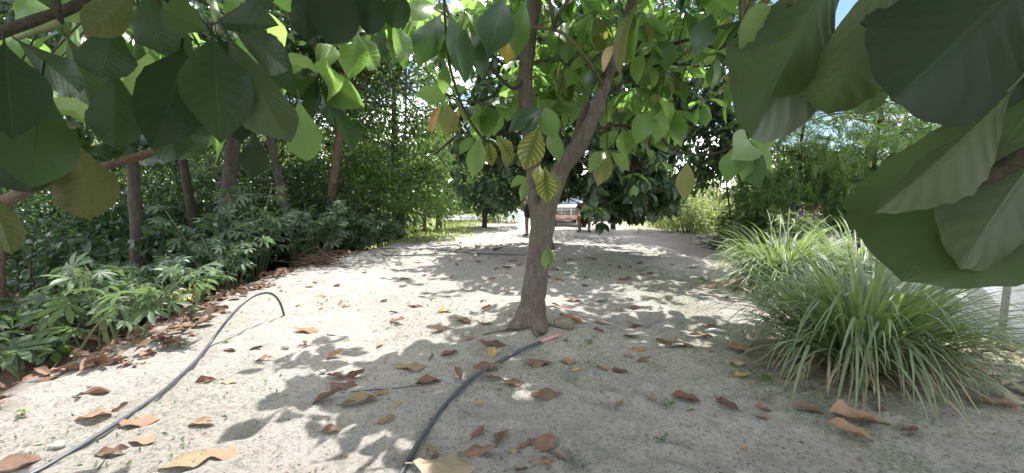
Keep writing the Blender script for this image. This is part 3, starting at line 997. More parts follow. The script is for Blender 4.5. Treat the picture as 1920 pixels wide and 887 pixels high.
# shoot tips
CL = [(925, 20, 3.3), (790, 10, 3.1), (720, 30, 3.5), (870, 20, 3.1), (1060, 40, 3.8), (1090, 75, 3.9), (1115, 20, 3.6), (1060, 100, 4.3), (1082, 140, 4.2), (1130, 95, 3.6),
      (1195, 30, 3.5), (1235, 60, 3.7), (1285, 20, 3.8), (1335, 50, 3.6), (1212, 115, 3.8), (1255, 130, 3.9), (1228, 175, 3.7), (1265, 205, 3.8), (1235, 225, 3.7),
      (1185, 165, 4.0), (1152, 180, 4.5), (1045, 185, 4.2), (930, 185, 3.9), (895, 195, 3.8), (968, 150, 4.3), (845, 178, 3.4), (1165, 240, 3.9), (1395, 140, 3.1), (1345, 100, 3.3), (1385, 40, 3.2)]
for px, py, d in CL:
    p = P(px, py, d)
    twig_to(tree, nearest(BR, p), p, .008, .004, 'twig', rg=rg)
    k = int(rg.integers(6, 10))
    yd, zd = rosette(p, k, rg)
    for i in range(k):
        mk = rg.choice(['leaf', 'leaf_pale', 'leaf_dark', 'leaf_olive', 'leaf_chlor'], p=[.47, .36, .06, .06, .05])
        leaf_object('leaf', ME_MID[mk][rg.integers(0, 5)], tree, p + yd[i] * .03, yd[i], zd[i], rg.uniform(.20, .34), rg.uniform(.9, 1.15))
XP, XY, XZ = [], [], []
for k in range(46):
    p = P(rg.uniform(960, 1390), rg.uniform(-20, 215), rg.uniform(4.0, 5.4))
    kk = int(rg.integers(6, 10))
    yd, zd = rosette(p, kk, rg)
    XP.append(p + yd * .03)
    XY.append(yd)
    XZ.append(zd)
    if k % 2 == 0:
        twig_to(tree, nearest(BR, p), p, .009, .004, 'twig', rg=rg)
for k in range(20):
    p = P(rg.uniform(690, 960), rg.uniform(-25, 60), rg.uniform(3.4, 4.6))
    kk = int(rg.integers(6, 9))
    yd, zd = rosette(p, kk, rg)
    XP.append(p + yd * .03)
    XY.append(yd)
    XZ.append(zd)
XP = np.concatenate(XP)
scatter('foliage', T_MID, XP, np.concatenate(XY), np.concatenate(XZ), rg.uniform(.2, .32, len(XP)), M['leaf_i'], tree, 'stuff', rg)
# a sprout low on the trunk
for dx, t in ((1026, (1022, 505)), (1030, (1034, 500)), (1034, (1042, 492))):
    two_point_leaf(tree, ME_MID['leaf_pale'][0], (1027, 462, D0 - .12), (t[0], t[1], D0 - .2), 10 + dx % 7 * 5, wsc=.8)
# upper crown, above the view: it shades the sand
pos, zd_, yd_ = [], [], []


def upper_crown(center, radii, n_nodes, rg, parent, src, keep_out=True, size=(.2, .3)):
    P_, Y_, Z_, nd = [], [], [], []
    tries = 0
    while len(nd) < n_nodes and tries < n_nodes * 30:
        tries += 1
        d = unit(rg.normal(size=3)) * rg.uniform(.3, 1) ** .5
        p = np.asarray(center) + d * np.asarray(radii)
        if keep_out and in_frame(p + np.array([0, 0, -.25]), 60):
            continue
        nd.append(p)
        k = int(rg.integers(6, 10))
        yd, zd = rosette(p, k, rg)
        P_.append(p + yd * .03)
        Y_.append(yd)
        Z_.append(zd)
    return np.concatenate(P_), np.concatenate(Y_), np.concatenate(Z_), nd


UC = [((1.5, 5.2, 4.3), (1.7, 1.1, .9), 105), ((-0.35, 4.1, 3.35), (.75, .5, .45), 24), ((2.7, 4.2, 3.6), (1.2, 1.1, .7), 150), ((1.3, 3.45, 3.3), (1.5, .6, .4), 120), ((.5, 3.55, 3.25), (.8, .5, .35), 45)]
for j, (c, r_, nn) in enumerate(UC):
    p_, y_, z_, nd = upper_crown(c, r_, nn, rg, tree, BR)
    scatter('foliage', T_LOW, p_, y_, z_, rg.uniform(.2, .31, len(p_)), M['leaf_i'], tree, 'stuff', rg)
    mb = MB()
    for q in nd[::3]:
        a = nearest(BR, q)
        mb.tube(spline([a, .5 * (a + q) + rg.normal(0, .08, 3) + np.array([0, 0, .1]), q], 8), interp_r([.018, .006], 8), 5)
    mb.build('branch', M['twig'], tree)['kind'] = 'stuff'

# ------------------------------------------------------------------ the tree the camera stands under
ob = np.array([0.5, -1.7, 0.0])
ob[2] = float(ground_z(ob[0], ob[1]))
over = empty('overhanging_tree', ob, 'tree overhanging the camera with large dark leaves along the top of the picture', 'tree')
rg = np.random.default_rng(21)
mb = MB()
tp = spline([ob, ob + [0.02, .05, .8], ob + [-.02, .12, 1.6], ob + [0, .2, 2.4], ob + [.1, .3, 3.4]], 30)
mb.tube(tp, interp_r([.16, .125, .11, .09, .05], 30), 16, rough=.13, seed=9)
limbs = [
    [tp[18], (-.5, -.6, 2.25), (-1.1, .4, 2.15), (-1.25, 1.1, 2.0), (-1.2, 1.5, 1.9)],
    [tp[20], (-.1, -.3, 2.45), (-.3, .9, 2.35), (-.45, 1.6, 2.15)],
    [tp[18], (.8, -.7, 2.2), (.75, .1, 1.95), (.62, .6, 1.72)],
    [tp[21], (1.2, -.6, 2.5), (1.6, .6, 2.5), (1.5, 1.6, 2.4)],
    [tp[24], (.3, -.4, 2.9), (.2, .9, 2.9)],
]
OB = []
for k, q in enumerate(limbs):
    s = spline(q, 26)
    mb.tube(s, interp_r([.06, .04, .026, .014], 26), 10, rough=.12, seed=k + 12)
    OB.append(s)
OB = np.concatenate(OB)
mb.build('trunk', M['bark'], over)
FB = [
    ('twig_dark', [P(-40, 75, 1.15), P(0, 62, 1.15), P(70, 38, 1.15), P(140, 12, 1.18), P(200, -30, 1.2)], [.016, .015, .014, .013, .012]),
    ('stem_green', [P(28, 72, 1.0), P(70, 58, 1.0), P(112, 42, 1.02)], [.006, .007, .008]),
    ('stem_green', [P(414, 62, .8), P(408, 35, .85), P(390, -30, .95)], [.006, .007, .009]),
    ('twig_dark', [P(598, 140, 1.6), P(590, 80, 1.65), P(575, 20, 1.7), P(560, -40, 1.75)], [.006, .007, .009, .01]),
    ('twig_dark', [P(665, 60, 2.2), P(655, 10, 2.25), P(640, -40, 2.3)], [.006, .007, .008]),
    ('twig_dark', [P(1788, 347, .30), P(1830, 338, .30), P(1870, 322, .30), P(1935, 285, .29), P(2000, 250, .29)], [.0045, .006, .006, .006, .006]),  # dark stem standing in for the shadow gap between the big leaves
    ('twig', [P(1480, 8, .42), P(1500, -20, .45), P(1550, -90, .5)], [.003, .004, .005]),
    ('twig', [P(1930, 155, .32), P(1990, 100, .36), P(2080, 0, .4)], [.003, .004, .005]),
]
for mk, q, rr in FB:
    s = spline(q, 16)
    MB().tube(s, interp_r(rr, 16), 8, rough=.08, seed=4).build('branch', M[mk], over)
    e = s[-1]
    twig_to(over, nearest(OB, e), e, rr[-1] * 1.4, rr[-1], 'twig_dark', rg=rg, name='branch')
FL = [  # top left, (base), (tip), material, roll, width, shape, underside to the camera
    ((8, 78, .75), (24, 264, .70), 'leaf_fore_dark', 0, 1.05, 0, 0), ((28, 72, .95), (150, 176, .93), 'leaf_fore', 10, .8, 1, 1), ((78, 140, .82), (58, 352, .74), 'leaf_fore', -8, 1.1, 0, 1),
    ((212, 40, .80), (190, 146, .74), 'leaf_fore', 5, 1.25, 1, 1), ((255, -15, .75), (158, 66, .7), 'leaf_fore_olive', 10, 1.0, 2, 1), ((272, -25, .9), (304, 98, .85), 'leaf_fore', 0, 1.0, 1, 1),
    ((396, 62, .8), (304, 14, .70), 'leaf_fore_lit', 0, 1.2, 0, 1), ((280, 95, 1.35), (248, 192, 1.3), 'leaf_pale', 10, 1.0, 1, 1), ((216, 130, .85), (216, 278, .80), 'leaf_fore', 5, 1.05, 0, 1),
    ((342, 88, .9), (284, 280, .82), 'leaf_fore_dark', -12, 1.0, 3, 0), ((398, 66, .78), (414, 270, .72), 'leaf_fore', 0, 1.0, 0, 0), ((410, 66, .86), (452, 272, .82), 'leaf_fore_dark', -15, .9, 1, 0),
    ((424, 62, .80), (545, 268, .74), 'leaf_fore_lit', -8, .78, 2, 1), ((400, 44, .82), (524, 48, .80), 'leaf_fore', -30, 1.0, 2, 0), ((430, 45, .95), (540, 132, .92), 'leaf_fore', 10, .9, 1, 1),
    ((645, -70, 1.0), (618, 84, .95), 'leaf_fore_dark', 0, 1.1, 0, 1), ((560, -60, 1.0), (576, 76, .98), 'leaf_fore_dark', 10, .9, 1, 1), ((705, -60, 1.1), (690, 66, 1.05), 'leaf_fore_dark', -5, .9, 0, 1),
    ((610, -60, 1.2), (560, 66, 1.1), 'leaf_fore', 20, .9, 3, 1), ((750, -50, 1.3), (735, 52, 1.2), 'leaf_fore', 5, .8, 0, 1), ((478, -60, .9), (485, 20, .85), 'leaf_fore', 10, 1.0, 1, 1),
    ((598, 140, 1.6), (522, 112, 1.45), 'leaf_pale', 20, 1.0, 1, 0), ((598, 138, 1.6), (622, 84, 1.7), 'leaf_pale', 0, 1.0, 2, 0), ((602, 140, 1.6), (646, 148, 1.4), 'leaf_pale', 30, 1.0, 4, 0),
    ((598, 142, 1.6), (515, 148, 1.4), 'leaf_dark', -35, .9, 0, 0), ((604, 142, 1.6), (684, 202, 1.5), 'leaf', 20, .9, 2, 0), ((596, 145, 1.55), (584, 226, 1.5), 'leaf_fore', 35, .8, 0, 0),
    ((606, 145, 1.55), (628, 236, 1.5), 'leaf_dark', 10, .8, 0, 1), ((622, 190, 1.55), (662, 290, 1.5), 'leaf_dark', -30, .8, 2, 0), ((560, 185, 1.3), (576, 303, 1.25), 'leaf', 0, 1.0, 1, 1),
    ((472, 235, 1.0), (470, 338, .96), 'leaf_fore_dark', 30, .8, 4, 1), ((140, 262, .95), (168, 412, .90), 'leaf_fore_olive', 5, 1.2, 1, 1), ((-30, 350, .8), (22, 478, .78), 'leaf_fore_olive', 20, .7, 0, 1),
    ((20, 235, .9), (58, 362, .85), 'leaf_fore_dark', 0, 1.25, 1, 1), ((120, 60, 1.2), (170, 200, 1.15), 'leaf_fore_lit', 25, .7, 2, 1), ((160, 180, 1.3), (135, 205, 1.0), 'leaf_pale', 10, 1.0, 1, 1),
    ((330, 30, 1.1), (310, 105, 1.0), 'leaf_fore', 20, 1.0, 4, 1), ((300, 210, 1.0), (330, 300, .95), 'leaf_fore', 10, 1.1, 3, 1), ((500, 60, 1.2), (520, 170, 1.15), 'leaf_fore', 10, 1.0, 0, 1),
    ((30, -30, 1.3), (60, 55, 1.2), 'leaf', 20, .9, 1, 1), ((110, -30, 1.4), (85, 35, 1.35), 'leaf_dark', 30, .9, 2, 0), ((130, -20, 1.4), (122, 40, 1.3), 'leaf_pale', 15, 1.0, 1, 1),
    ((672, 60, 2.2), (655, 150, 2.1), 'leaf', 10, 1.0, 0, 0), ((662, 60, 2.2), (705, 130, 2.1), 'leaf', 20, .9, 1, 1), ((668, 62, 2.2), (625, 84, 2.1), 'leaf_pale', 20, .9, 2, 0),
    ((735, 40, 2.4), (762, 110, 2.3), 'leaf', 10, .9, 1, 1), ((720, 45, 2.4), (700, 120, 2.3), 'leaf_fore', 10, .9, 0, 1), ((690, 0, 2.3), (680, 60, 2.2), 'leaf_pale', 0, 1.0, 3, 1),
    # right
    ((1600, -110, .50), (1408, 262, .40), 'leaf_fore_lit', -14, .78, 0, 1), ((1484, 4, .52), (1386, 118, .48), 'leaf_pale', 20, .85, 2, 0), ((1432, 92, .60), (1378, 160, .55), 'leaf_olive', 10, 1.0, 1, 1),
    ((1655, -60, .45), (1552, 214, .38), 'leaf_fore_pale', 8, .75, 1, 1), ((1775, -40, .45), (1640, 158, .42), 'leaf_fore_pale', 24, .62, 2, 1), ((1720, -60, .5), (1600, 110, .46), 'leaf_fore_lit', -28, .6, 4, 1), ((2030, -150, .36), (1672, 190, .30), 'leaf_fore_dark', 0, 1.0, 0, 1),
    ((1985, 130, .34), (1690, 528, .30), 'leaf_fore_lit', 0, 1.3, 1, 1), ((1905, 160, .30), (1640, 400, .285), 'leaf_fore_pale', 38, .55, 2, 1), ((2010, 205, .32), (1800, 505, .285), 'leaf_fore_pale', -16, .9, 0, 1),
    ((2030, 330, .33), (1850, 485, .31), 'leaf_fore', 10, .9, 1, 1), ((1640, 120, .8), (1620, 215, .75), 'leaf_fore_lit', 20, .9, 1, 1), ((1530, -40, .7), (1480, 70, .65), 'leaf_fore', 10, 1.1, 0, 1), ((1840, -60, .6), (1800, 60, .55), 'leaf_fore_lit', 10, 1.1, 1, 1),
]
for b, t, mk, roll, ws, k, fl_ in FL:
    two_point_leaf(over, ME_FORE[mk][k], b, t, roll, wsc=ws * .87, flip=bool(fl_))
for k in range(24):
    p = P(rg.uniform(-20, 540), rg.uniform(-30, 235), rg.uniform(1.5, 2.5))
    twig_to(over, nearest(OB, p), p, .006, .003, 'twig_dark', rg=rg)
    kk = int(rg.integers(4, 7))
    yd, zd = rosette(p, kk, rg, (-80, 0))
    for i in range(kk):
        leaf_object('leaf', ME_MID[rg.choice(['leaf', 'leaf_pale', 'leaf_dark'], p=[.45, .2, .35])][rg.integers(0, 5)], over, p + yd[i] * .02, yd[i], zd[i], rg.uniform(.15, .26))
# canopy above the camera
p_, y_, z_, nd = upper_crown((.1, -.2, 2.95), (3.6, 2.5, .8), 520, rg, over, OB)
scatter('foliage', T_LOW, p_, y_, z_, rg.uniform(.2, .31, len(p_)), M['leaf_i'], over, 'stuff', rg)
for cc_, rr_, nn_ in (((.55, 1.0, 2.7), (1.0, .7, .35), 90), ((-.9, 1.3, 2.8), (1.2, .6, .35), 70)):  # denser unseen patches, added to keep sun off the near leaves
    p_, y_, z_, n2 = upper_crown(cc_, rr_, nn_, rg, over, OB)
    nd += n2
    scatter('foliage', T_LOW, p_, y_, z_, rg.uniform(.2, .31, len(p_)), M['leaf_i'], over, 'stuff', rg)
mb = MB()
for q in nd[::3]:
    a = nearest(OB, q)
    mb.tube(spline([a, .5 * (a + q) + rg.normal(0, .06, 3), q], 8), interp_r([.014, .005], 8), 5)
mb.build('branch', M['twig'], over)['kind'] = 'stuff'
# bare branch with small oval leaves, top left
s = spline([P(-60, 410, 1.1), P(0, 382, 1.1), P(60, 352, 1.08), P(110, 335, 1.07), P(180, 317, 1.05), P(250, 297, 1.05), P(312, 276, 1.05)], 40)
bare = empty('bare_branch', s[0], 'bare grey-brown branch slanting across the upper left with small oval leaves', 'branch')
mb = MB().tube(s, interp_r([.016, .015, .013, .010, .009], 40), 10, rough=.12, seed=5)
mb.tube(spline([s[20], P(62, 350, 1.02), P(25, 372, 1.0)], 10), .003, 5)
mb.build('stem', M['bark_red'], bare)
MB().tube(spline([P(178, 317, 1.05), P(160, 290, 1.08), P(140, 265, 1.1), P(128, 240, 1.12)], 12), .004, 6).build('twig', M['stem_green'], bare)
me_s = [tmpl_mesh('oval_leaf', t, M['leaf_dark']) for t in T_LOW]
for (a, b_) in (((168, 276), (140, 262)), ((168, 280), (172, 305)), ((176, 278), (204, 302)), ((210, 280), (222, 300)), ((206, 278), (240, 272)), ((255, 262), (246, 276)), ((262, 258), (276, 280)),
               ((275, 258), (300, 272)), ((285, 262), (306, 268)), ((150, 255), (134, 245)), ((160, 290), (178, 306)), ((140, 250), (160, 238)), ((292, 300), (300, 318)), ((280, 296), (288, 312))):
    two_point_leaf(bare, me_s[rg.integers(0, 3)], (a[0], a[1], 1.12), (b_[0], b_[1], 1.06), rg.uniform(-30, 30), wsc=1.1)


# ------------------------------------------------------------------ second, dark tree behind the forked one
rg = np.random.default_rng(31)
b2 = G(1020, 466)
b2[2] -= .05
dtree = empty('broadleaf_tree', b2, 'dense dark broad-leaved tree with low drooping branches behind the forked tree', 'tree')
mb = MB()
t2 = spline([b2, b2 + [.0, 0, .7], b2 + [.05, .1, 1.4], b2 + [.1, .1, 2.6], b2 + [.1, .2, 4.0]], 26)
mb.tube(t2, interp_r([.17, .13, .12, .10, .05], 26), 14, rough=.14, seed=6, flare=np.clip(1 - np.linspace(0, 1, 26) / .12, 0, 1) * .5)
L2 = []
for k, q in enumerate([[(.3, -.3, 1.9), (.9, -1.0, 1.9), (1.5, -1.5, 1.3)], [(-.6, -.5, 2.0), (-1.2, -.9, 2.2), (-1.6, -1.0, 1.9)], [(.9, .2, 2.3), (1.9, .1, 2.3), (2.6, -.3, 1.6)],
                       [(-.8, .4, 2.4), (-1.7, .5, 2.4), (-2.2, .3, 2.0)], [(.2, -.7, 2.9), (.4, -1.4, 3.2), (.4, -1.9, 3.0)], [(.6, -.2, 3.4), (1.4, -.5, 3.9)], [(-.4, 0, 3.6), (-.9, -.3, 4.2)]]):
    s = spline([t2[10 + k]] + [b2 + np.array(v) for v in q], 16)
    mb.tube(s, interp_r([.07, .045, .02], 16), 8, rough=.1, seed=k + 60)
    L2.append(s)
L2 = np.concatenate(L2 + [t2[12:]])
mb.build('trunk', M['bark_dark'], dtree)
P_, Y_, Z_ = [], [], []
cc = b2 + np.array([.65, -.1, 2.95])
nn = 0
while nn < 560:
    d = unit(rg.normal(size=3))
    if d[2] > .9:
        continue
    p = cc + d * rg.uniform(.5, 1.0) * np.array([2.6, 2.1, 2.5])
    a, b_, zz = to_px(p)
    if p[2] < 0.62 or (965 < a < 1105 and b_ > 358) or (a < 985 and b_ > 385) or (a > 1245 and b_ > 345):
        continue
    nn += 1
    k = int(rg.integers(6, 10))
    yd, zd = rosette(p, k, rg, (-75, 0))
    P_.append(p + yd * .03)
    Y_.append(yd)
    Z_.append(zd)
SK = [P(rg.uniform(1112, 1280), rg.uniform(270, 392), rg.uniform(6.6, 8.6)) for _ in range(80)] + [P(rg.uniform(850, 985), rg.uniform(230, 372), rg.uniform(8.0, 9.6)) for _ in range(50)] \
    + [P(rg.uniform(1000, 1250), rg.uniform(150, 345), rg.uniform(7.0, 8.5)) for _ in range(60)] + [P(rg.uniform(1000, 1115), rg.uniform(300, 358), rg.uniform(7.2, 8.6)) for _ in range(30)] + [P(rg.uniform(1092, 1150), rg.uniform(335, 384), rg.uniform(7.2, 8.4)) for _ in range(16)] + [P(rg.uniform(1120, 1262), rg.uniform(345, 398), rg.uniform(7.0, 8.6)) for _ in range(45)]
for p in SK:
    k = int(rg.integers(6, 10))
    yd, zd = rosette(p, k, rg, (-75, 0))
    P_.append(p + yd * .03)
    Y_.append(yd)
    Z_.append(zd)
P_, Y_, Z_ = np.concatenate(P_), np.concatenate(Y_), np.concatenate(Z_)
q_, y_, z_, _n = upper_crown(cc + [0, -.3, .9], (2.7, 2.2, 1.6), 260, rg, dtree, L2, keep_out=False)
P_, Y_, Z_ = np.concatenate([P_, q_]), np.concatenate([Y_, y_]), np.concatenate([Z_, z_])
order = np.argsort(P_[:, 1] + 3 * (~in_frame(P_, 0)))
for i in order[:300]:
    mk = rg.choice(['leaf', 'leaf_pale']) if (P_[i][0] > 1.0 and P_[i][2] < 2.4 and rg.random() < .6) else 'leaf_dark'  # paler leaf colours low on the right stand for direct sun
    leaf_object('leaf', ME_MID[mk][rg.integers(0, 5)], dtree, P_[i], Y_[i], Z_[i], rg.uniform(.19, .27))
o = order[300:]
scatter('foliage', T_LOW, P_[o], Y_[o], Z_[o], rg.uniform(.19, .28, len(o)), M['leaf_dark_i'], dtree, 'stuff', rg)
mb = MB()
for q in P_[order[::14]]:
    a = nearest(L2, q)
    mb.tube(spline([a, .5 * (a + q) + rg.normal(0, .06, 3), q], 6), interp_r([.016, .005], 6), 5)
mb.build('branch', M['twig_dark'], dtree)['kind'] = 'stuff'


# ------------------------------------------------------------------ generic trees and shrubs
def make_tree(name, label, basep, trunk, rad, crowns, mat_leaf, bark, tm, size, rg, sides=12, group=None, droop=.5, limb_every=5, zmin=None, cat='tree'):
    """trunk: world points; crowns: (centre, radii, clumps, leaves per clump, spread)"""
    root = empty(name, basep, label, cat, group)
    s = spline(trunk, 30)
    mb = MB().tube(s, interp_r(rad, 30), sides, rough=.12, seed=int(rg.integers(0, 99)))
    src = s[8:]
    P_, Y_, Z_ = [], [], []
    for (c, r_, nc, per, spread) in crowns:
        pos, cen, idx = clump_cloud(c, r_, nc, per, spread, rg, zmin=zmin)
        yd, zd = leaf_dirs(pos, c, rg, droop)
        P_.append(pos)
        Y_.append(yd)
        Z_.append(zd)
        for q in cen[::limb_every]:
            a = nearest(src, q - np.array([0, 0, .3 * rg.random()]))
            mb.tube(spline([a, a * .45 + q * .55 + rg.normal(0, .12, 3), q], 8), interp_r([rad[-1] * .6, .008], 8), 5)
    mb.build('trunk', M[bark], root)
    P_, Y_, Z_ = np.concatenate(P_), np.concatenate(Y_), np.concatenate(Z_)
    scatter('crown', tm, P_, Y_, Z_, rg.uniform(size[0], size[1], len(P_)), M[mat_leaf], root, 'stuff', rg)
    return root


def gz(x, y):
    return float(ground_z(x, y, False))


rg = np.random.default_rng(41)
# trunks among the left undergrowth: (bottom px, py, top px, py, depth, radius, bark)
LT = [
    (372, 440, 338, 270, 8.0, .10, 'bark_dark', 'dark leaning trunk rising from the shrubs, between the mottled trunk and the thick trunk', 'fol_dark'),
    (422, 420, 440, 230, 7.6, .15, 'bark_grey', 'thickest trunk in the left undergrowth, straight and grey-green', 'fol_dark'),
    (552, 465, 505, 250, 8.6, .10, 'bark_grey', 'slim grey trunk leaning left beside the sand edge', 'fol_small'),
    (602, 470, 640, 215, 9.4, .11, 'bark_red', 'reddish-brown trunk with broken stubs at the edge of the sand', 'fol_small'),
    (258, 505, 248, 300, 6.2, .10, 'bark_grey', 'mottled pale grey trunk standing among the dark shrubs', 'fol_dark'),
    (2, 600, -2, 420, 4.2, .05, 'bark_red', 'thin brown trunk cut by the left edge of the picture', 'fol_dark'),
]
for bx, by, tx, ty, d, r_, bk, lab, fm in LT:
    a, t = P(bx, by, d), P(tx, ty, d)
    k = (t - a) / max(t[2] - a[2], .1)
    z0 = gz(a[0], d)
    basep = a + k * (z0 - a[2])
    basep[2] = z0 - .05
    top = t + (k * .6 + np.array([0, 0, .4])) * 1.6
    mid = .5 * (basep + t) + np.array([rg.normal(0, .03), 0, 0])
    c = top + np.array([0, .6, .6])
    root = make_tree('woodland_tree', lab, basep, [basep, mid, t, top], [r_, r_ * .82, r_ * .7, r_ * .45],
                     [(c, (1.9, 1.5, 1.2), 120, 34, .30)], fm, bk, T_LOW, (.10, .17), rg, 14)
    if bk == 'bark_red' and d > 9:
        for q in (.45, .55, .62):
            p0 = basep * (1 - q) + t * q
            MB().tube(spline([p0, p0 + np.array([rg.uniform(-.2, .35), -.1, .12])], 4), interp_r([.03, .012], 4), 6).build('broken_stub', M['bark_red'], root)

# bigger crowns filling the left
BT = [
    (745, 11.5, (1.6, 1.6, 2.7), 3.2, 'fol_airy', 'leafy small-leaved tree beside the banana plants, light green', 190, (.09, .16), 'bark_grey'),
    (640, 12.5, (1.9, 1.6, 3.1), 3.8, 'fol_airy', 'tall small-leaved tree with bare twisted twigs behind the reddish trunk', 210, (.09, .15), 'bark_grey'),
    (520, 12.0, (1.8, 1.6, 2.7), 3.3, 'fol_dark', 'dark green tree behind the slim leaning trunk', 130, (.09, .15), 'bark_dark'),
    (340, 12.5, (2.0, 1.6, 2.3), 3.9, 'fol_dark', 'dark green tree behind the thick grey trunk', 130, (.09, .15), 'bark_dark'),
    (150, 11.0, (2.0, 1.6, 2.2), 3.8, 'fol_dark', 'dark green tree behind the shrubs below the bare branch', 130, (.09, .15), 'bark_dark'),
    (-40, 10.0, (1.8, 1.6, 2.2), 3.4, 'fol_dark', 'dark green tree at the left edge behind the shrubs', 110, (.09, .15), 'bark_dark'),
    (845, 19.0, (2.0, 2.0, 2.0), 2.8, 'fol_light', 'sunlit light green tree behind the banana plants', 90, (.12, .20), 'bark_grey'),
]
for px, d, rr, zc, fm, lab, nc, sz, bk in BT:
    x_ = (px - 960) / FPX * d
    z0 = gz(x_, d)
    bp = np.array([x_, d, z0 - .05])
    c = np.array([x_, d, zc])
    cr_ = [(c, rr, nc, 60, .26)]
    if d < 13 and px < 600:
        cr_.append((c + [0, .8, 1.5], (rr[0] + .6, 1.4, 1.8), 90, 55, .3))
    if fm == 'fol_airy':
        cr_.append(((x_ + .2, d - .3, 1.2), (1.6, 1.2, .9), 60, 45, .24))
    elif fm == 'fol_dark':
        cr_.append(((x_ + .3, d - 1.3, .75), (2.0, .9, 1.2), 85, 40, .24))
    make_tree('leafy_tree', lab, bp, [bp, bp + [.1, 0, 1.2], bp + [-.05, .1, 2.4], c + [0, 0, .8]], [.14, .12, .1, .04], cr_, fm, bk, T_TINY, sz, rg, 10, limb_every=3)
UG = [(-4.2, 9.6, 1.0, .8, 2.0, 'dark undergrowth behind the reddish and slim trunks'), (-5.6, 9.2, 1.1, .8, 2.3, 'dark undergrowth behind the thick trunk'),
      (-7.2, 8.6, 1.1, .8, 2.3, 'dark undergrowth behind the mottled trunk'), (-8.6, 7.8, 1.1, .8, 2.2, 'dark undergrowth at the far left behind the shrubs'), (-6.6, 6.9, .9, .6, 1.9, 'dark undergrowth between the left shrubs and the mottled trunk')]
# bare twisted twigs in front of the small-leaved tree
tw = P(690, 210, 10.2)
mb = MB()
root = empty('bare_twig_tangle', tw, 'tangle of bare pale twigs hanging in front of the small-leaved tree', 'twigs')
for q in ([(655, 160), (690, 175), (720, 200), (745, 165)], [(690, 215), (720, 195), (755, 215), (780, 250)], [(640, 215), (668, 230), (692, 222), (700, 195), (725, 180)], [(759, 110), (758, 200), (757, 300)], [(660, 200), (680, 160), (700, 140)],
          [(700, 140), (745, 170), (790, 200), (830, 205)], [(720, 120), (770, 160), (800, 180)]):
    mb.tube(spline([P(a + rg.normal(0, 3), b_ + rg.normal(0, 3), 9.6 + .1 * i) for i, (a, b_) in enumerate(q)], 16), interp_r([.03, .022, .012], 16), 6, rough=.2, seed=len(q))
mb.build('twigs', M['bark_grey'], root)

# sunlit thicket behind the trunks, dark shrub understorey
def thicket(name, label, cx, cy, rx, ry, h, n, mat, tm, size, rg, spread=.16, cat='shrub', group=None, leaves=14):
    z0 = gz(cx, cy)
    root = empty(name, (cx, cy, z0), label, cat, group)
    mb = MB()
    th, rr = rg.uniform(0, 6.28, n), np.sqrt(rg.uniform(0, 1, n))
    c = np.stack([cx + rx * rr * np.cos(th), cy + ry * rr * np.sin(th), np.zeros(n)], 1)
    c[:, 2] = z0 + h * rg.uniform(.12, 1, n) * (1 - .45 * rr)
    for i in range(0, n, 3):
        b_ = np.array([cx + (c[i, 0] - cx) * .35, cy + (c[i, 1] - cy) * .35, z0 - .05])
        mb.tube(spline([b_, .5 * (b_ + c[i]) + rg.normal(0, .04, 3) + [0, 0, .08], c[i]], 8), interp_r([.014, .005], 8), 5)
    mb.build('stems', M['stem_green'], root)
    k = rg.poisson(leaves, n) + 2
    idx = np.repeat(np.arange(n), k)
    pos = c[idx] + rg.normal(size=(len(idx), 3)) * spread
    pos[:, 2] = np.maximum(pos[:, 2], z0 + .03)
    yd, zd = leaf_dirs(pos, (cx, cy, z0 + .3 * h), rg, .25, .8)
    scatter('foliage', tm, pos, yd, zd, rg.uniform(size[0], size[1], len(pos)), M[mat], root, 'stuff', rg)
    return root


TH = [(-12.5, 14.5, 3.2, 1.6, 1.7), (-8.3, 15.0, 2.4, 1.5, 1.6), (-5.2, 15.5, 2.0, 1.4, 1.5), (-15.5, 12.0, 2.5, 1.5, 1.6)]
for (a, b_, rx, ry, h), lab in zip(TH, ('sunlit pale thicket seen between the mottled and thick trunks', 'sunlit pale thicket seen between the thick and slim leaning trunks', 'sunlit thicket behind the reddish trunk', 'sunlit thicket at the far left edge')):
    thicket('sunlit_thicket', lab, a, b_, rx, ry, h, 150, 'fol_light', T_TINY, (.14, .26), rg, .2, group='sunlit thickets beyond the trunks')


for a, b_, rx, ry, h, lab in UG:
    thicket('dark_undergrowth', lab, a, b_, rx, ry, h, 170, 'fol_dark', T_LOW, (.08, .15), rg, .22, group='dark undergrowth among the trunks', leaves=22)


def broad_shrub(label, px, py, d, w, h, n_nodes, mats, rg, size=(.12, .2), name='broadleaf_shrub'):
    x_ = (px - 960) / FPX * d
    z0 = gz(x_, d)
    root = empty(name, (x_, d, z0), label, 'shrub', 'dark shrubs below the bank')
    mb = MB()
    cnt = 0
    for i in range(n_nodes):
        th, r_ = rg.uniform(0, 6.28), rg.uniform(0, 1) ** .5
        q = np.array([x_ + w * r_ * math.cos(th), d + .6 * w * r_ * math.sin(th), z0 + h * rg.uniform(.2, 1) * (1 - .4 * r_)])
        b_ = np.array([x_ + .3 * w * r_ * math.cos(th), d + .2 * w * r_ * math.sin(th), z0 - .03])
        mb.tube(spline([b_, .5 * (b_ + q) + rg.normal(0, .04, 3), q], 7), interp_r([.012, .005], 7), 5)
        k = int(rg.integers(5, 9))
        yd, zd = rosette(q, k, rg, (-45, 20))
        for j in range(k):
            if cnt < 290:
                leaf_object('leaf', ME_MID[rg.choice(mats)][rg.integers(0, 5)], root, q + yd[j] * .02, yd[j], zd[j], rg.uniform(*size), rg.uniform(.9, 1.2))
                cnt += 1
    mb.build('stem', M['twig_dark'], root)


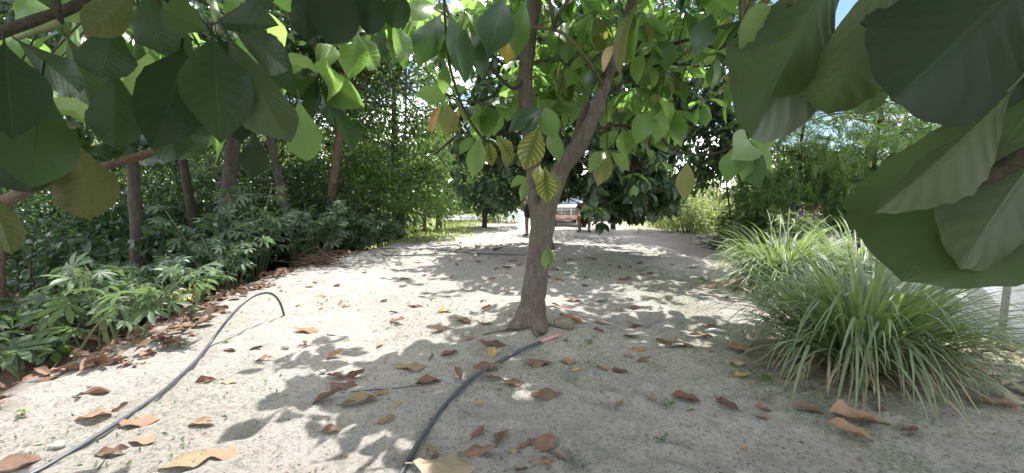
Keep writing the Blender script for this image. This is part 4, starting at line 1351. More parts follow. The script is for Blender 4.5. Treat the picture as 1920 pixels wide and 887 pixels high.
broad_shrub('dark broad-leaved shrub at the left edge in front of the thin brown trunk', 60, 500, 4.7, 1.0, 1.6, 42, ['leaf_dark'], rg)
broad_shrub('dark broad-leaved shrub round the foot of the mottled trunk', 230, 500, 5.2, 1.0, 1.6, 42, ['leaf_dark'], rg)
broad_shrub('dark broad-leaved shrub between the mottled and dark leaning trunks', 345, 490, 6.0, .9, 1.5, 40, ['leaf_dark'], rg)
broad_shrub('low glossy shrub at the far left in front of the dark shrubs', -60, 560, 3.9, .7, 1.2, 30, ['leaf_dark', 'leaf'], rg)


def cassava(label, px, py, d, w, h, n, rg, size=(.2, .32), mat='cassava', group='palmate-leaved plants along the bank', objs=True, lean=0.0, yellow=0):
    """low plant with spreading stems and hand-shaped leaves"""
    x_ = (px - 960) / FPX * d
    z0 = gz(x_, d)
    root = empty('palmate_plant', (x_, d, z0), label, 'plant', group)
    mb = MB()
    P_, Y_, Z_ = [], [], []
    ns = max(3, n // 7)
    for i in range(ns):
        th = rg.uniform(0, 6.28)
        tip = np.array([x_ + w * math.cos(th) * rg.uniform(.3, 1) + lean * h, d + .7 * w * math.sin(th) * rg.uniform(.3, 1), z0 + h * rg.uniform(.55, 1)])
        b_ = np.array([x_ + .1 * math.cos(th), d + .1 * math.sin(th), z0 - .03])
        s = spline([b_, .5 * (b_ + tip) + [0, 0, .12 * h], tip], 12)
        mb.tube(s, interp_r([.011, .005], 12), 6, rough=.1)
        for j in range(int(math.ceil(n / ns))):
            q = s[int(rg.integers(4, 12))]
            az = rg.uniform(0, 6.28)
            o = np.array([math.cos(az), math.sin(az), 0])
            P_.append(q)
            Y_.append(o * .9 + np.array([0, 0, rg.uniform(-.45, .5)]))
            Z_.append(np.array([0, 0, 1.0]) + o * .2 + rg.normal(0, .42, 3))
    mb.build('stem', M['stem_green'], root)
    if objs:
        for i, (p, y_, z_) in enumerate(zip(P_, Y_, Z_)):
            leaf_object('leaf', ME_PALM['leaf_yellow' if i < yellow else mat][rg.integers(0, 3)], root, p, y_, z_, rg.uniform(*size))
    else:
        scatter('foliage', T_PALM_LOW, P_, Y_, Z_, rg.uniform(size[0], size[1], len(P_)), M['fol_blue'], root, 'stuff', rg)
    return root


cassava('sunlit light green plant with hand-shaped leaves overhanging the dry leaf litter', 205, 650, 3.35, .75, .72, 46, rg, (.17, .36))
cassava('light green plant with hand-shaped leaves at the left edge above the litter', 50, 680, 3.0, .65, .6, 30, rg, (.17, .36))
cassava('plant with large rounded leaves behind the sunlit hand-leaved plant', 160, 590, 4.1, .6, .95, 34, rg, (.2, .42))
cassava('small plant with withered yellow leaves on the sand edge beside the hose', 318, 610, 4.05, .22, .42, 16, rg, (.13, .2), yellow=5)
cassava('bluish plant with hand-shaped leaves left of the slim leaning trunk', 470, 505, 6.9, .8, 1.75, 100, rg, (.26, .36), 'fol_blue')
cassava('tall bluish plant with hand-shaped leaves in front of the thick trunk', 400, 520, 6.2, .8, 1.5, 100, rg, (.26, .36), 'fol_blue')
cassava('bluish plant with hand-shaped leaves right of the slim leaning trunk', 590, 480, 8.2, .8, 1.4, 110, rg, (.24, .34), 'fol_blue')
cassava('low bluish plant with hand-shaped leaves beside the brush pile', 660, 462, 9.3, .8, 1.15, 120, rg, (.24, .34), 'fol_blue')
cassava('bluish plant with hand-shaped leaves in front of the dug bank', 715, 450, 10.4, .7, .85, 110, rg, (.24, .34), 'fol_blue')
cassava('small bluish plant with hand-shaped leaves behind the hose arch', 330, 550, 5.0, .6, .8, 60, rg, (.2, .28), 'fol_blue')
cassava('bluish plant with hand-shaped leaves at the foot of the dark shrubs', 420, 530, 5.6, .6, .85, 60, rg, (.2, .28), 'fol_blue')

# banana plants
ME_BAN = [tmpl_mesh('banana_leaf', leaf_tmpl(4, 12, w=.26, a=.85, b=.55, bend=bd, fold=.5, wav=.03, twist=.2, seed=90 + i, jag=.12), M['banana']) for i, bd in enumerate((.9, 1.5, 2.0))]
M['banana_stem'] = bark_mat('banana_stem', (0.16, 0.12, 0.06), (0.30, 0.24, 0.12), lamt=.3)
for lab, px, d, h, nl in (('taller banana plant with bright arching leaves on the grassy bank', 822, 14.0, 1.1, 8), ('smaller banana plant with a thin pale stem, left of the taller one', 795, 13.4, .8, 6)):
    x_ = (px - 960) / FPX * d
    z0 = gz(x_, d)
    root = empty('banana_plant', (x_, d, z0), lab, 'banana plant', 'banana plants on the bank')
    MB().tube(spline([(x_, d, z0 - .05), (x_ + .03, d, z0 + h * .6), (x_, d, z0 + h * 1.2)], 10), interp_r([.12, .10, .06], 10) * (1 if nl > 6 else .5), 12, rough=.1).build('stem', M['banana_stem'], root)
    for i in range(nl):
        az = i * 2.4 + rg.uniform(-.3, .3)
        o = np.array([math.cos(az), math.sin(az), 0])
        e = rg.uniform(.5, 1.25)
        yd = o * math.cos(e) + np.array([0, 0, math.sin(e)])
        zd = -o * math.sin(e) + np.array([0, 0, math.cos(e)])
        leaf_object('leaf', ME_BAN[rg.integers(0, 3)], root, (x_, d, z0 + h * 1.15), yd, zd, rg.uniform(1.0, 1.5) * h / 1.1)

# ------------------------------------------------------------------ right side
rg = np.random.default_rng(51)
for lab, px, d, top, cz, rr, nc, per in (
        ('feathery-leaved tree behind the far grass clump', 1500, 8.6, 3.4, 2.6, (1.2, 1.0, 1.5), 115, 12),
        ('feathery-leaved tree with dark stems behind the nearer grass clump', 1640, 8.0, 3.6, 2.5, (1.35, 1.0, 1.7), 150, 12),
        ('feathery-leaved tree half hidden by the big hanging leaf', 1800, 8.2, 3.6, 2.5, (1.4, 1.0, 1.7), 150, 13),
        ('thin feathery-leaved sapling left of the fence trees', 1430, 9.5, 2.6, 1.9, (.8, .7, 1.0), 45, 9)):
    x_ = (px - 960) / FPX * d
    bp = np.array([x_, d, gz(x_, d) - .05])
    root = make_tree('feathery_tree', lab, bp, [bp, bp + [.05, 0, 1.0], bp + [-.05, .05, 2.0], bp + [.05, 0, top]], [.05, .042, .034, .015],
                     [((x_, d, cz), rr, nc, per, .16), ((x_, d, .95), (rr[0] * .8, .7, .6), nc // 2, per, .16)], 'fol_airy', 'bark_dark', T_PINN, (.2, .34), rg, 8, limb_every=2, droop=.3)
    mb = MB()
    for k in range(4):
        a = bp + [rg.uniform(-.5, .5), rg.uniform(-.3, .3), 0]
        mb.tube(spline([a, a + [rg.normal(0, .1), 0, .9], a + [rg.normal(0, .3), 0, 2.2]], 10), interp_r([.028, .012], 10), 6)
    mb.build('stem', M['bark_dark'], root)
bush = thicket('leafy_bush', 'dense dark green bush at the left end of the far grass clump', (1400 - 960) / FPX * 9.2, 9.2, .5, .5, 1.0, 60, 'fol_small', T_LOW, (.08, .13), rg, .1, leaves=18)
# dark dense tree beyond
x_ = (1335 - 960) / FPX * 11.0
bp = np.array([x_ + .9, 11.0, gz(x_ + .9, 11.0) - .05])
make_tree('dense_tree', 'dense dark small-leaved tree with sky showing through, right of the broad-leaved tree', bp, [bp, bp + [-.05, 0, 1.0], bp + [-.5, 0, 2.4], bp + [-.9, 0, 5]], [.07, .06, .05, .03],
          [((x_ - .1, 11.0, 3.9), (1.35, 1.3, 2.6), 240, 36, .22)], 'fol_dark', 'bark_dark', T_LOW, (.13, .2), rg, 10)
x_ = (1150 - 960) / FPX * 14.0
bp = np.array([x_, 14.0, gz(x_, 14) - .05])
make_tree('dense_tree', 'dense dark tree rising behind the broad-leaved tree above the truck', bp, [bp, bp + [0, .1, 1.6], bp + [.1, 0, 3], bp + [.1, 0, 5]], [.09, .075, .06, .04],
          [((x_, 14, 4.9), (2.6, 1.7, 2.9), 260, 40, .26)], 'fol_dark', 'bark_dark', T_LOW, (.13, .2), rg, 10)
# small tree left of the truck
x_ = (908 - 960) / FPX * 14.5
bp = np.array([x_, 14.5, gz(x_, 14.5) - .03])
make_tree('small_tree', 'small dark-leaved tree with a short pale trunk, left of the standing person', bp, [bp, bp + [.02, 0, .4], bp + [0, 0, .9], bp + [.05, 0, 2.4]], [.10, .085, .08, .03],
          [((x_ - .15, 14.3, 1.75), (1.0, .9, 1.05), 60, 18, .18), ((x_ + .5, 14.6, .95), (.6, .6, .5), 20, 16, .15)], 'fol_dark', 'bark_grey', T_LOW, (.16, .26), rg, 10)
x_ = (935 - 960) / FPX * 17.0
thicket('sunlit_bush', 'sunlit yellow-green bush behind the small dark-leaved tree', x_, 17.2, .8, .6, 1.5, 60, 'weed', T_TINY, (.12, .2), rg, .14)
# sunlit weeds, right back
for i, (px, d, w, h, lab) in enumerate(((1290, 13.0, .7, 1.25, 'pale green weeds at the edge of the sand, leftmost of the sunlit patch'), (1345, 13.5, .9, 1.75, 'tallest pale green weeds in the sunlit patch'),
                                       (1385, 11.5, .5, 1.0, 'pale green weeds beside the dense dark bush'), (1250, 15.5, .6, 1.0, 'low pale weeds behind the drooping branch'))):
    x_ = (px - 960) / FPX * d
    thicket('sunlit_weeds', lab, x_, d, w, .7, h, 110, 'weed', T_TINY, (.07, .13), rg, .1, 'weeds', 'sunlit weeds behind the sand', 16)
# stick fence far right
sf = np.array([(1335 - 960) / FPX * 20, 20.0, gz(9.4, 20) - .02])
root = empty('stick_fence', sf, 'grey fence of upright sticks far behind the sunlit weeds', 'fence')
for k in range(16):
    a = sf + [-.9 + .16 * k + rg.normal(0, .02), rg.normal(0, .03), 0]
    MB().tube([a, a + [rg.normal(0, .03), 0, 1.0], a + [rg.normal(0, .06), 0, rg.uniform(1.6, 2.0)]], [.03, .028, .02], 6).build('stick', M['pale_wood'], root)
for z_ in (.5, 1.3):
    MB().tube([sf + [-1.1, -.06, z_], sf + [1.8, -.06, z_ + .05]], .025, 6).build('rail', M['pale_wood'], root)

for a, b_, rx, h, lab in ((1.2, 25.5, 1.8, 1.8, 'green bush far behind the truck on its left'), (4.6, 26.0, 1.8, 2.0, 'green bush far behind the truck on its right'), (7.8, 25.0, 1.9, 1.6, 'green bush far behind the drooping branch'), (-2.0, 24.5, 1.8, 1.9, 'green bush far behind the blue tarpaulin')):
    thicket('far_bush', lab, a, b_, rx, 1.0, h, 110, 'fol_small', T_TINY, (.16, .28), rg, .25, group='bushes closing the far end')
# far wood line
P_ = []
for k in range(60):
    x_ = rg.uniform(-40, 6)
    d = rg.uniform(30, 42)
    h = rg.uniform(4, 8) if x_ < -4 else rg.uniform(2.2, 3.6)
    q, _, _ = clump_cloud((x_, d, h * .5), (2.6, 2.0, h * .55), 45, 14, .4, rg, zmin=.2)
    P_.append(q)
for k in range(30):
    x_ = rg.uniform(6, 45)
    d = rg.uniform(32, 44)
    h = rg.uniform(2.2, 3.8) if x_ < 26 else rg.uniform(4, 7)
    q, _, _ = clump_cloud((x_, d, h * .5), (2.6, 2.0, h * .55), 45, 14, .4, rg, zmin=.2)
    P_.append(q)
P_ = np.concatenate(P_)
yd, zd = leaf_dirs(P_, (0, 36, 0), rg)
wood = scatter('far_wood', T_TINY, P_, yd, zd, rg.uniform(.35, .65, len(P_)), M['far_green'], None, 'stuff', rg)
tag(wood, 'far-off line of green trees behind everything', 'wood')


# ------------------------------------------------------------------ lemongrass clumps
def blade_mesh(rg, n, L, w, base_r, spread, droop, c, tilt=(0.1, 1.15)):
    NS = 9
    az = rg.uniform(0, 6.28, n)
    rb = base_r * np.sqrt(rg.uniform(0, 1, n))
    ln = L * rg.uniform(.55, 1.1, n)
    t0 = rg.uniform(tilt[0], tilt[1], n) * (0.45 + 0.55 * rb / base_r)
    dr = droop * rg.uniform(.5, 1.3, n)
    kink = rg.random(n) < .32
    kp = rg.uniform(.45, .75, n)
    V, Qd, U = [], [], []
    o = np.stack([np.cos(az), np.sin(az)], 1)
    daz = rg.normal(0, .35, n)
    side = np.stack([-np.sin(az + daz), np.cos(az + daz), np.zeros(n)], 1)
    p = np.stack([c[0] + rb * o[:, 0], c[1] + rb * o[:, 1], np.zeros(n)], 1)
    p[:, 2] = ground_z(p[:, 0], p[:, 1], False) - .02
    ww = w * rg.uniform(.6, 1.25, n)
    rows = []
    for i in range(NS + 1):
        s = i / NS
        ang = t0 + dr * s ** 1.7 + np.where(kink & (s > kp), 1.0, 0)
        ang = np.minimum(ang, 2.95)
        if i:
            st = (ln / NS)[:, None]
            p = p + st * np.stack([np.sin(ang) * np.cos(az + daz), np.sin(ang) * np.sin(az + daz), np.cos(ang)], 1)
            p[:, 2] = np.maximum(p[:, 2], ground_z(p[:, 0], p[:, 1], False) + .015)
        hw = ww * (min(1, .55 + s * 2) * (1 - s ** 3) + .04) * .5
        nrm = np.stack([-np.cos(ang) * np.cos(az + daz), -np.cos(ang) * np.sin(az + daz), np.sin(ang)], 1)
        rows.append((p - side * hw[:, None] + nrm * (hw * .45)[:, None], p.copy(), p + side * hw[:, None] + nrm * (hw * .45)[:, None]))
    V = np.stack([np.stack(r_, 1) for r_ in rows], 1)      # n, NS+1, 3, 3
    U = np.zeros((n, NS + 1, 3, 2))
    U[..., 0] = np.array([0, .5, 1])
    U[..., 1] = np.linspace(0, 1, NS + 1)[None, :, None]
    i0 = np.arange(n)[:, None, None] * (NS + 1) * 3 + np.arange(NS)[None, :, None] * 3 + np.arange(2)[None, None, :]
    Qd = np.stack([i0, i0 + 1, i0 + 4, i0 + 3], -1).reshape(-1, 4)
    return V.reshape(-1, 3), Qd, U.reshape(-1, 2)


def grass_clump(label, c, n, L, w, base_r, droop, seed, ns=160):
    rg = np.random.default_rng(seed)
    c = np.array([c[0], c[1], gz(c[0], c[1])])
    root = empty('grass_clump', c, label, 'grass clump', 'lemongrass clumps beside the fence')
    for nm, k, LL, mt, dd, tl in (('blades', n, L, 'blade', droop, (.02, .85)), ('dry_blades', ns, L * .7, 'straw', droop * 1.2, (.7, 1.4))):
        V, Qd, U = blade_mesh(rg, k, LL, w if mt == 'blade' else w * .6, base_r, 1, dd, c, tl)
        o = link(nm, np_mesh(nm, V - c, Qd, None, U, M[mt]), root)
        o['kind'] = 'stuff'
    return root


g1 = G(1700, 700)
grass_clump('large lemongrass clump nearer the camera under the big hanging leaf', (2.42, 2.9), 820, 1.08, .021, .25, 1.4, 61, 330)
grass_clump('paler lemongrass clump farther back along the sand edge', (3.35, 5.2), 700, 1.12, .021, .27, 1.7, 62, 420)
grass_clump('small lemongrass clump between the two larger clumps and the fence', (4.25, 5.2), 420, 1.15, .016, .2, 1.6, 63, 60)

# ------------------------------------------------------------------ fence and white wall, right
fx0, fx1 = np.array([3.72, 1.2]), np.array([3.93, 4.3])
root = empty('chain_link_fence', (fx0[0], fx0[1], gz(*fx0)), 'chain-link fence behind the lemongrass', 'fence')
L = np.linalg.norm(fx1 - fx0)
du = (fx1 - fx0) / L
mb = MB()
for y_ in np.linspace(0, L, 4):
    a = fx0 + du * y_
    z0 = gz(a[0], a[1])
    MB().tube([(a[0], a[1], z0 - .1), (a[0], a[1], z0 + .6), (a[0], a[1], z0 + 1.22)], .022, 8).build('post', M['galv'], root)
Vs, Ts, n = [], [], 0
cell = .065
for k in range(int(L / cell)):
    m = int(1.12 / cell) * 2
    i = np.arange(m + 1)
    s_ = k * cell + (i % 2) * cell
    a = fx0[None] + du[None] * s_[:, None]
    z_ = ground_z(a[:, 0], a[:, 1], False) + .03 + i * cell * .5
    off = .002 * np.where(i % 2, 1, -1)
    mb.tube(np.stack([a[:, 0] + off, a[:, 1], z_], 1), .0016, 3, cap=False)
mb.build('wire_mesh', M['galv'], root)['kind'] = 'stuff'
MB().tube([(fx0[0], fx0[1], gz(*fx0) + 1.18), (fx1[0], fx1[1], gz(*fx1) + 1.18)], .012, 6).build('rail', M['galv'], root)
# low white wall beyond the fence
root = empty('low_wall', (4.15, 3.0, gz(4.15, 3.0)), 'low whitewashed wall behind the chain-link fence', 'wall')
mb = MB()
for k in range(4):
    mb.box((4.12 + .03 * k, 1.6 + .96 * k, .26), (.16, .958, 1.0), .006)
mb.build('wall_body', M['white_wall'], root)
mb = MB()
for k in range(2):
    mb.box((4.135 + .06 * k, 2.08 + 1.92 * k, .795), (.24, 1.915, .07), .01)
mb.build('coping', M['white_wall'], root)
# flowers behind the far clump
for lab, px, py, mk in (('cluster of red flowers above the far grass clump', 1512, 398, 'petal_red'), ('cluster of pink flowers right of the red ones', 1528, 398, 'petal_pink'), ('cluster of violet flowers left of the red ones', 1496, 396, 'petal_violet')):
    p = P(px, py, 6.4)
    z0 = gz(p[0], 6.4)
    root = empty('flowering_plant', (p[0], 6.4, z0), lab, 'flowers', 'flowers behind the far grass clump')
    mb = MB()
    for k in range(3):
        mb.tube(spline([(p[0] + .03 * k, 6.4, z0), (p[0] + rg.normal(0, .04), 6.4, .5 * (z0 + p[2])), p + rg.normal(0, .03, 3)], 6), .004, 5)
    mb.build('stem', M['stem_green'], root)
    pp = p + rg.normal(0, .05, (18, 3))
    yd, zd = leaf_dirs(pp, p, rg, 0, 1)
    scatter('petals', T_TINY, pp, yd, zd, .035, M[mk], root, None, rg)
    pp = p + rg.normal(0, .09, (30, 3)) - [0, 0, .15]
    yd, zd = leaf_dirs(pp, p, rg, 0, 1)
    scatter('foliage', T_TINY, pp, yd, zd, .08, M['fol_small'], root, 'stuff', rg)


# ------------------------------------------------------------------ pickup truck, far middle
rg = np.random.default_rng(71)
TY = 20.6
tx0, tx1 = (1036 - 960) / FPX * TY, (1104 - 960) / FPX * TY
tcx, tw_ = .5 * (tx0 + tx1), tx1 - tx0
tz = min(gz(tcx - .7, TY), gz(tcx + .7, TY), gz(tcx, TY + 2))
truck = empty('pickup_truck', (tcx, TY, tz), 'old pickup truck with a rusty pink bumper and pale grille bars, facing the camera', 'truck')


def tbox(name, c, s, mat, bev=.02, parent=truck, rot=None):
    return MB().box(np.array([tcx, TY, tz]) + c, s, bev, rot).build(name, M[mat], parent, smooth=False)


hw = tw_ / 2
bump_ = tbox('bumper', (0, -.02, .50), (tw_, .16, .26), 'truck_rust', .03)
for k in (-1, 0, 1):
    o = MB().box(np.array([k * tw_ * .32, -.11, .50]), (tw_ * .29, .02, .17), .006).build('bumper_panel', M['truck_rust'], None, smooth=False, origin=(0, 0, 0))
    o.parent = bump_
body = tbox('body', (0, .62, .80), (tw_ * .96, 1.15, .44), 'truck_rust', .06)
tbox('hood', (0, .62, 1.045), (tw_ * .90, 1.1, .07), 'truck_white', .03)
tbox('grille_panel', (0, .03, .82), (tw_ * .92, .04, .36), 'dark_metal', .01)
for k in range(5):
    tbox('grille_bar', (0, -.005, .68 + .07 * k), (tw_ * .74, .03, .022), 'truck_white', .004)
for k in (-1, 0, 1):
    tbox('grille_bar', (k * tw_ * .25, -.008, .82), (.03, .03, .32), 'truck_white', .004)
for k in (-1, 1):
    MB().tube([np.array([tcx + k * tw_ * .43, TY - .02, tz + .82]), np.array([tcx + k * tw_ * .43, TY + .04, tz + .82])], .075, 16).build('headlight', M['lamp'], truck)
tbox('bull_bar', (0, -.16, 1.02), (tw_ * .95, .05, .05), 'truck_white', .015)
for k in (-.42, 0, .42):
    tbox('bull_bar', (k * tw_, -.16, .80), (.045, .045, .40), 'truck_white', .012)
# cab with raked windscreen
c0 = np.array([tcx, TY, tz])
mb = MB()
prof = [(1.15, 1.06), (1.55, 1.62), (2.55, 1.64), (2.75, 1.06), (2.75, .55), (1.15, .55)]
Vc = np.array([(sx * (hw * (.94 if z_ < 1.3 else .80)), y_, z_) for sx in (-1, 1) for y_, z_ in prof]) + c0
mb.add(Vc, [(i, (i + 1) % 6, 6 + (i + 1) % 6, 6 + i) for i in range(6)] + [(0, 5, 4, 3), (3, 2, 1, 0), (6, 9, 10, 11), (9, 6, 7, 8)])
cab = mb.build('cab', M['truck_white'], truck, smooth=False)
tbox('windscreen', (0, 1.335, 1.355), (tw_ * .74, .02, .56), 'glass', .004, rot=Matrix.Rotation(R(-35), 3, 'X'))
for k in (-1, 1):
    tbox('wing_mirror', (k * (hw + .10), 1.2, 1.18), (.14, .06, .20), 'dark_metal', .02)
    tbox('side_window', (k * hw * .885, 2.1, 1.36), (.03, .7, .34), 'glass', .004)
    tbox('bed_side', (k * hw * .9, 3.7, .80), (.06, 1.8, .48), 'truck_white', .01)
tbox('bed_floor', (0, 3.7, .60), (tw_ * .86, 1.8, .06), 'truck_white', .01)
tbox('tailgate', (0, 4.57, .80), (tw_ * .86, .05, .44), 'truck_white', .01)
for k in (-1, 1):
    for y_ in (.55, 3.75):
        p = c0 + [k * (hw - .13), y_, .32]
        p[2] = gz(p[0], p[1]) + .31
        th = np.linspace(0, 2 * math.pi, 19)[:-1]
        wheel = MB().tube([p - [.10, 0, 0], p - [.085, 0, 0], p + [.085, 0, 0], p + [.10, 0, 0]], [.28, .315, .315, .28], 22).build('tyre', M['tyre'], truck)
        MB().tube([p - [.107, 0, 0], p + [.107, 0, 0]], [.17, .17], 16).build('rim', M['sheet'], truck)

# ------------------------------------------------------------------ blue tarpaulin, grey sheet
x_ = (948 - 960) / FPX * 20
root = empty('blue_tarpaulin', (x_, 20, gz(x_, 20)), 'light blue tarpaulin spread over a low heap left of the truck', 'tarpaulin')
gu, gv = np.meshgrid(np.linspace(-1, 1, 36), np.linspace(-1, 1, 14))
xx, yy = x_ + gu * 1.05, 20 + gv * .6
hh = .36 * (1 - gu ** 6) * (1 - np.abs(gv) ** 2.2) + .05 * vnoise(gu * 6, gv * 4, 77)
zz = ground_z(xx, yy, False) + np.maximum(hh, .01)
i0 = np.arange(13)[:, None] * 36 + np.arange(35)[None]
link('sheet', np_mesh('sheet', np.stack([xx, yy, zz], -1).reshape(-1, 3) - np.array(root.location), np.stack([i0, i0 + 1, i0 + 37, i0 + 36], -1).reshape(-1, 4), None, None, M['tarp']), root)
x_ = (868 - 960) / FPX * 17.5
root = empty('metal_sheet', (x_, 17.5, gz(x_, 17.5)), 'grey corrugated sheet lying on the grassy bank left of the small tree', 'metal sheet')
gu, gv = np.meshgrid(np.linspace(-1, 1, 60), np.linspace(-1, 1, 3))
zz = gz(x_, 17.5) + .10 + .07 * gv + .018 * np.sin(gu * 60) + .05
i0 = np.arange(2)[:, None] * 60 + np.arange(59)[None]
link('sheet', np_mesh('sheet', np.stack([x_ + gu * .75, 17.5 + gv * .4, zz], -1).reshape(-1, 3) - np.array(root.location), np.stack([i0, i0 + 1, i0 + 61, i0 + 60], -1).reshape(-1, 4), None, None, M['sheet']), root)


# ------------------------------------------------------------------ people
def skin_obj(name, joints, edges, radii, mat, parent, root=0, sub=2):
    me = bpy.data.meshes.new(name)
    me.from_pydata([tuple(map(float, j)) for j in joints], edges, [])
    o = link(name, me, parent, mat)
    md = o.modifiers.new('skin', 'SKIN')
    md.use_smooth_shade = True
    sv = me.skin_vertices[0].data
    for i, r_ in enumerate(radii):
        sv[i].radius = (r_, r_) if np.isscalar(r_) else r_
        sv[i].use_root = (i == root)
    o.modifiers.new('sub', 'SUBSURF').levels = sub
    o.modifiers['sub'].render_levels = sub
    return o


def person(label, loc, rz, pose, shirt, shorts, sleeves=True):
    """pose: joint positions in metres, figure facing -Y"""
    root = empty('person', loc, label, 'person')
    root.rotation_euler = (0, 0, rz)
    J, E, Rr = [], [], []

    def add(p, r_, par=None):
        J.append(p)
        Rr.append(r_)
        if par is not None:
            E.append((par, len(J) - 1))
        return len(J) - 1
    pel = add(pose['pelvis'], (.15, .11))
    wai = add(pose['waist'], (.13, .095), pel)
    che = add(pose['chest'], (.155, .105), wai)
    nek = add(pose['neck'], .055, che)
    hd = add(pose['head'], (.078, .092), nek)
    add(pose['crown'], (.07, .085), hd)
    for s in ('l', 'r'):
        sh = add(pose['shoulder_' + s], .062, che)
        el = add(pose['elbow_' + s], .043, sh)
        wr = add(pose['wrist_' + s], .030, el)
        pal = add(pose['palm_' + s], (.034, .018), wr)
        d = unit(np.array(pose['palm_' + s]) - np.array(pose['wrist_' + s]))
        sd_ = unit(np.cross(d, [0.3, 1, 0.2]))
        for k in range(4):
            f0 = add(np.array(pose['palm_' + s]) + d * .035 + sd_ * (k - 1.5) * .017, .008, pal)
            f1 = add(np.array(J[f0]) + d * (.036 - .004 * abs(k - 1.3)) + np.array([0, -.008, 0]), .0075, f0)
            add(np.array(J[f1]) + d * .026 + np.array([0, -.016, 0]), .0065, f1)
        t0 = add(np.array(pose['wrist_' + s]) + d * .03 - sd_ * .032, .010, wr)
        add(np.array(J[t0]) + d * .035 - sd_ * .012, .008, t0)
        hp = add(pose['hip_' + s], .088, pel)
        kn = add(pose['knee_' + s], .056, hp)
        mid = .62 * np.array(pose['knee_' + s]) + .38 * np.array(pose['ankle_' + s])
        cf = add(mid, .054, kn)
        an = add(pose['ankle_' + s], .036, cf)
        add(pose['toe_' + s], (.036, .026), an)
    skin_obj('body', J, E, Rr, M['skin'], root)
    g = 1.13
    sj = [pose['waist2'], pose['waist'], pose['chest'], pose['neck0'], pose['shoulder_l'], pose['shoulder_r']]
    se, sr = [(0, 1), (1, 2), (2, 3), (2, 4), (2, 5)], [(.165, .125), (.15, .11), (.175, .12), .07, .075, .075]
    for s, i in (('l', 4), ('r', 5)):
        sj.append(.4 * np.array(pose['shoulder_' + s]) + .6 * np.array(pose['elbow_' + s]))
        se.append((i, len(sj) - 1))
        sr.append(.062)
    skin_obj('shirt', sj, se, sr, M[shirt], root)
    pj, pe, pr = [pose['pelvis'], pose['waist2']], [(0, 1)], [(.175, .13), (.155, .115)]
    for s in ('l', 'r'):
        pj.append(pose['hip_' + s])
        pe.append((0, len(pj) - 1))
        pr.append(.11)
        pj.append(.12 * np.array(pose['hip_' + s]) + .88 * np.array(pose['knee_' + s]))
        pe.append((len(pj) - 2, len(pj) - 1))
        pr.append(.088)
    skin_obj('shorts', pj, pe, pr, M[shorts], root)
    for s in ('l', 'r'):
        a, t = np.array(pose['ankle_' + s]), np.array(pose['toe_' + s])
        hl = a + np.array([0, .035, -.03])
        skin_obj('shoe', [hl, .5 * (hl + t) + [0, 0, -.005], t + [0, -.02, 0]], [(0, 1), (1, 2)], [(.045, .04), (.048, .034), (.04, .026)], M['shoe'], root)
    h = np.array(pose['head'])
    c = .5 * (h + np.array(pose['crown']))
    MB().ball(c + [0, .022, .03], (.088, .10, .095), 16, 10).build('hair', M['hair'], root, origin=(0, 0, 0))
    MB().ball(h + [0, -.088, .0], (.014, .02, .022), 8, 6).build('nose', M['skin'], root, origin=(0, 0, 0))
    for k in (-1, 1):
        MB().ball(h + [k * .032, -.076, .028], (.013, .010, .008), 8, 6).build('eye', M['eye'], root, origin=(0, 0, 0))
        MB().ball(h + [k * .082, .008, .01], (.012, .022, .032), 8, 6).build('ear', M['skin'], root, origin=(0, 0, 0))
    MB().ball(h + [0, -.078, -.042], (.026, .008, .008), 8, 6).build('mouth', M['maroon_cloth'], root, origin=(0, 0, 0))
    return root


A = np.array
stand = dict(pelvis=A((0, 0, .90)), waist2=A((0, 0, 1.0)), waist=A((0, 0, 1.08)), chest=A((0, .01, 1.28)), neck0=A((0, 0, 1.40)), neck=A((0, 0, 1.44)), head=A((0, -.02, 1.55)), crown=A((0, 0, 1.63)))
for s, k in (('l', 1), ('r', -1)):
    stand.update({'shoulder_' + s: A((k * .185, .01, 1.36)), 'elbow_' + s: A((k * .24, .03, 1.09)), 'wrist_' + s: A((k * .24, -.06, .86)), 'palm_' + s: A((k * .235, -.08, .79)),
                  'hip_' + s: A((k * .09, 0, .84)), 'knee_' + s: A((k * .11, -.02, .46)), 'ankle_' + s: A((k * .12, .02, .08)), 'toe_' + s: A((k * .14, -.14, .035))})
p = G(992, 443)
p[0] = (995 - 960) / FPX * p[1]
person('person in a light grey shirt and black shorts standing half hidden behind the forked trunk', p, R(-25), stand, 'grey_cloth', 'black_cloth')
sit = dict(pelvis=A((0, .06, .36)), waist2=A((0, .08, .46)), waist=A((0, .07, .55)), chest=A((0, .0, .76)), neck0=A((0, -.05, .87)), neck=A((0, -.06, .91)), head=A((0, -.11, 1.01)), crown=A((0, -.10, 1.09)))
for s, k in (('l', 1), ('r', -1)):
    sit.update({'shoulder_' + s: A((k * .185, -.02, .83)), 'elbow_' + s: A((k * .24, -.16, .60)), 'wrist_' + s: A((k * .16, -.34, .50)), 'palm_' + s: A((k * .13, -.40, .48)),
                'hip_' + s: A((k * .10, .03, .36)), 'knee_' + s: A((k * .17, -.34, .46)), 'ankle_' + s: A((k * .15, -.30, .08)), 'toe_' + s: A((k * .19, -.46, .035))})
p = G(1099, 437)
p[1] += .3
p[2] = gz(p[0], p[1])
person('person in dark clothes sitting low with bent bare knees in front of the truck', p, R(-12), sit, 'black_cloth', 'maroon_cloth')
st = p + np.array([0.02, .13, 0])
root = empty('low_stool', st, 'low wooden stool under the sitting person', 'stool')
MB().box(st + [0, 0, .235], (.36, .28, .035), .008).build('seat', M['bark_red'], root, smooth=False)
for a in (-1, 1):
    for b_ in (-1, 1):
        MB().box(st + [a * .14, b_ * .10, .10], (.035, .035, .235), .004).build('leg', M['bark_red'], root, smooth=False)
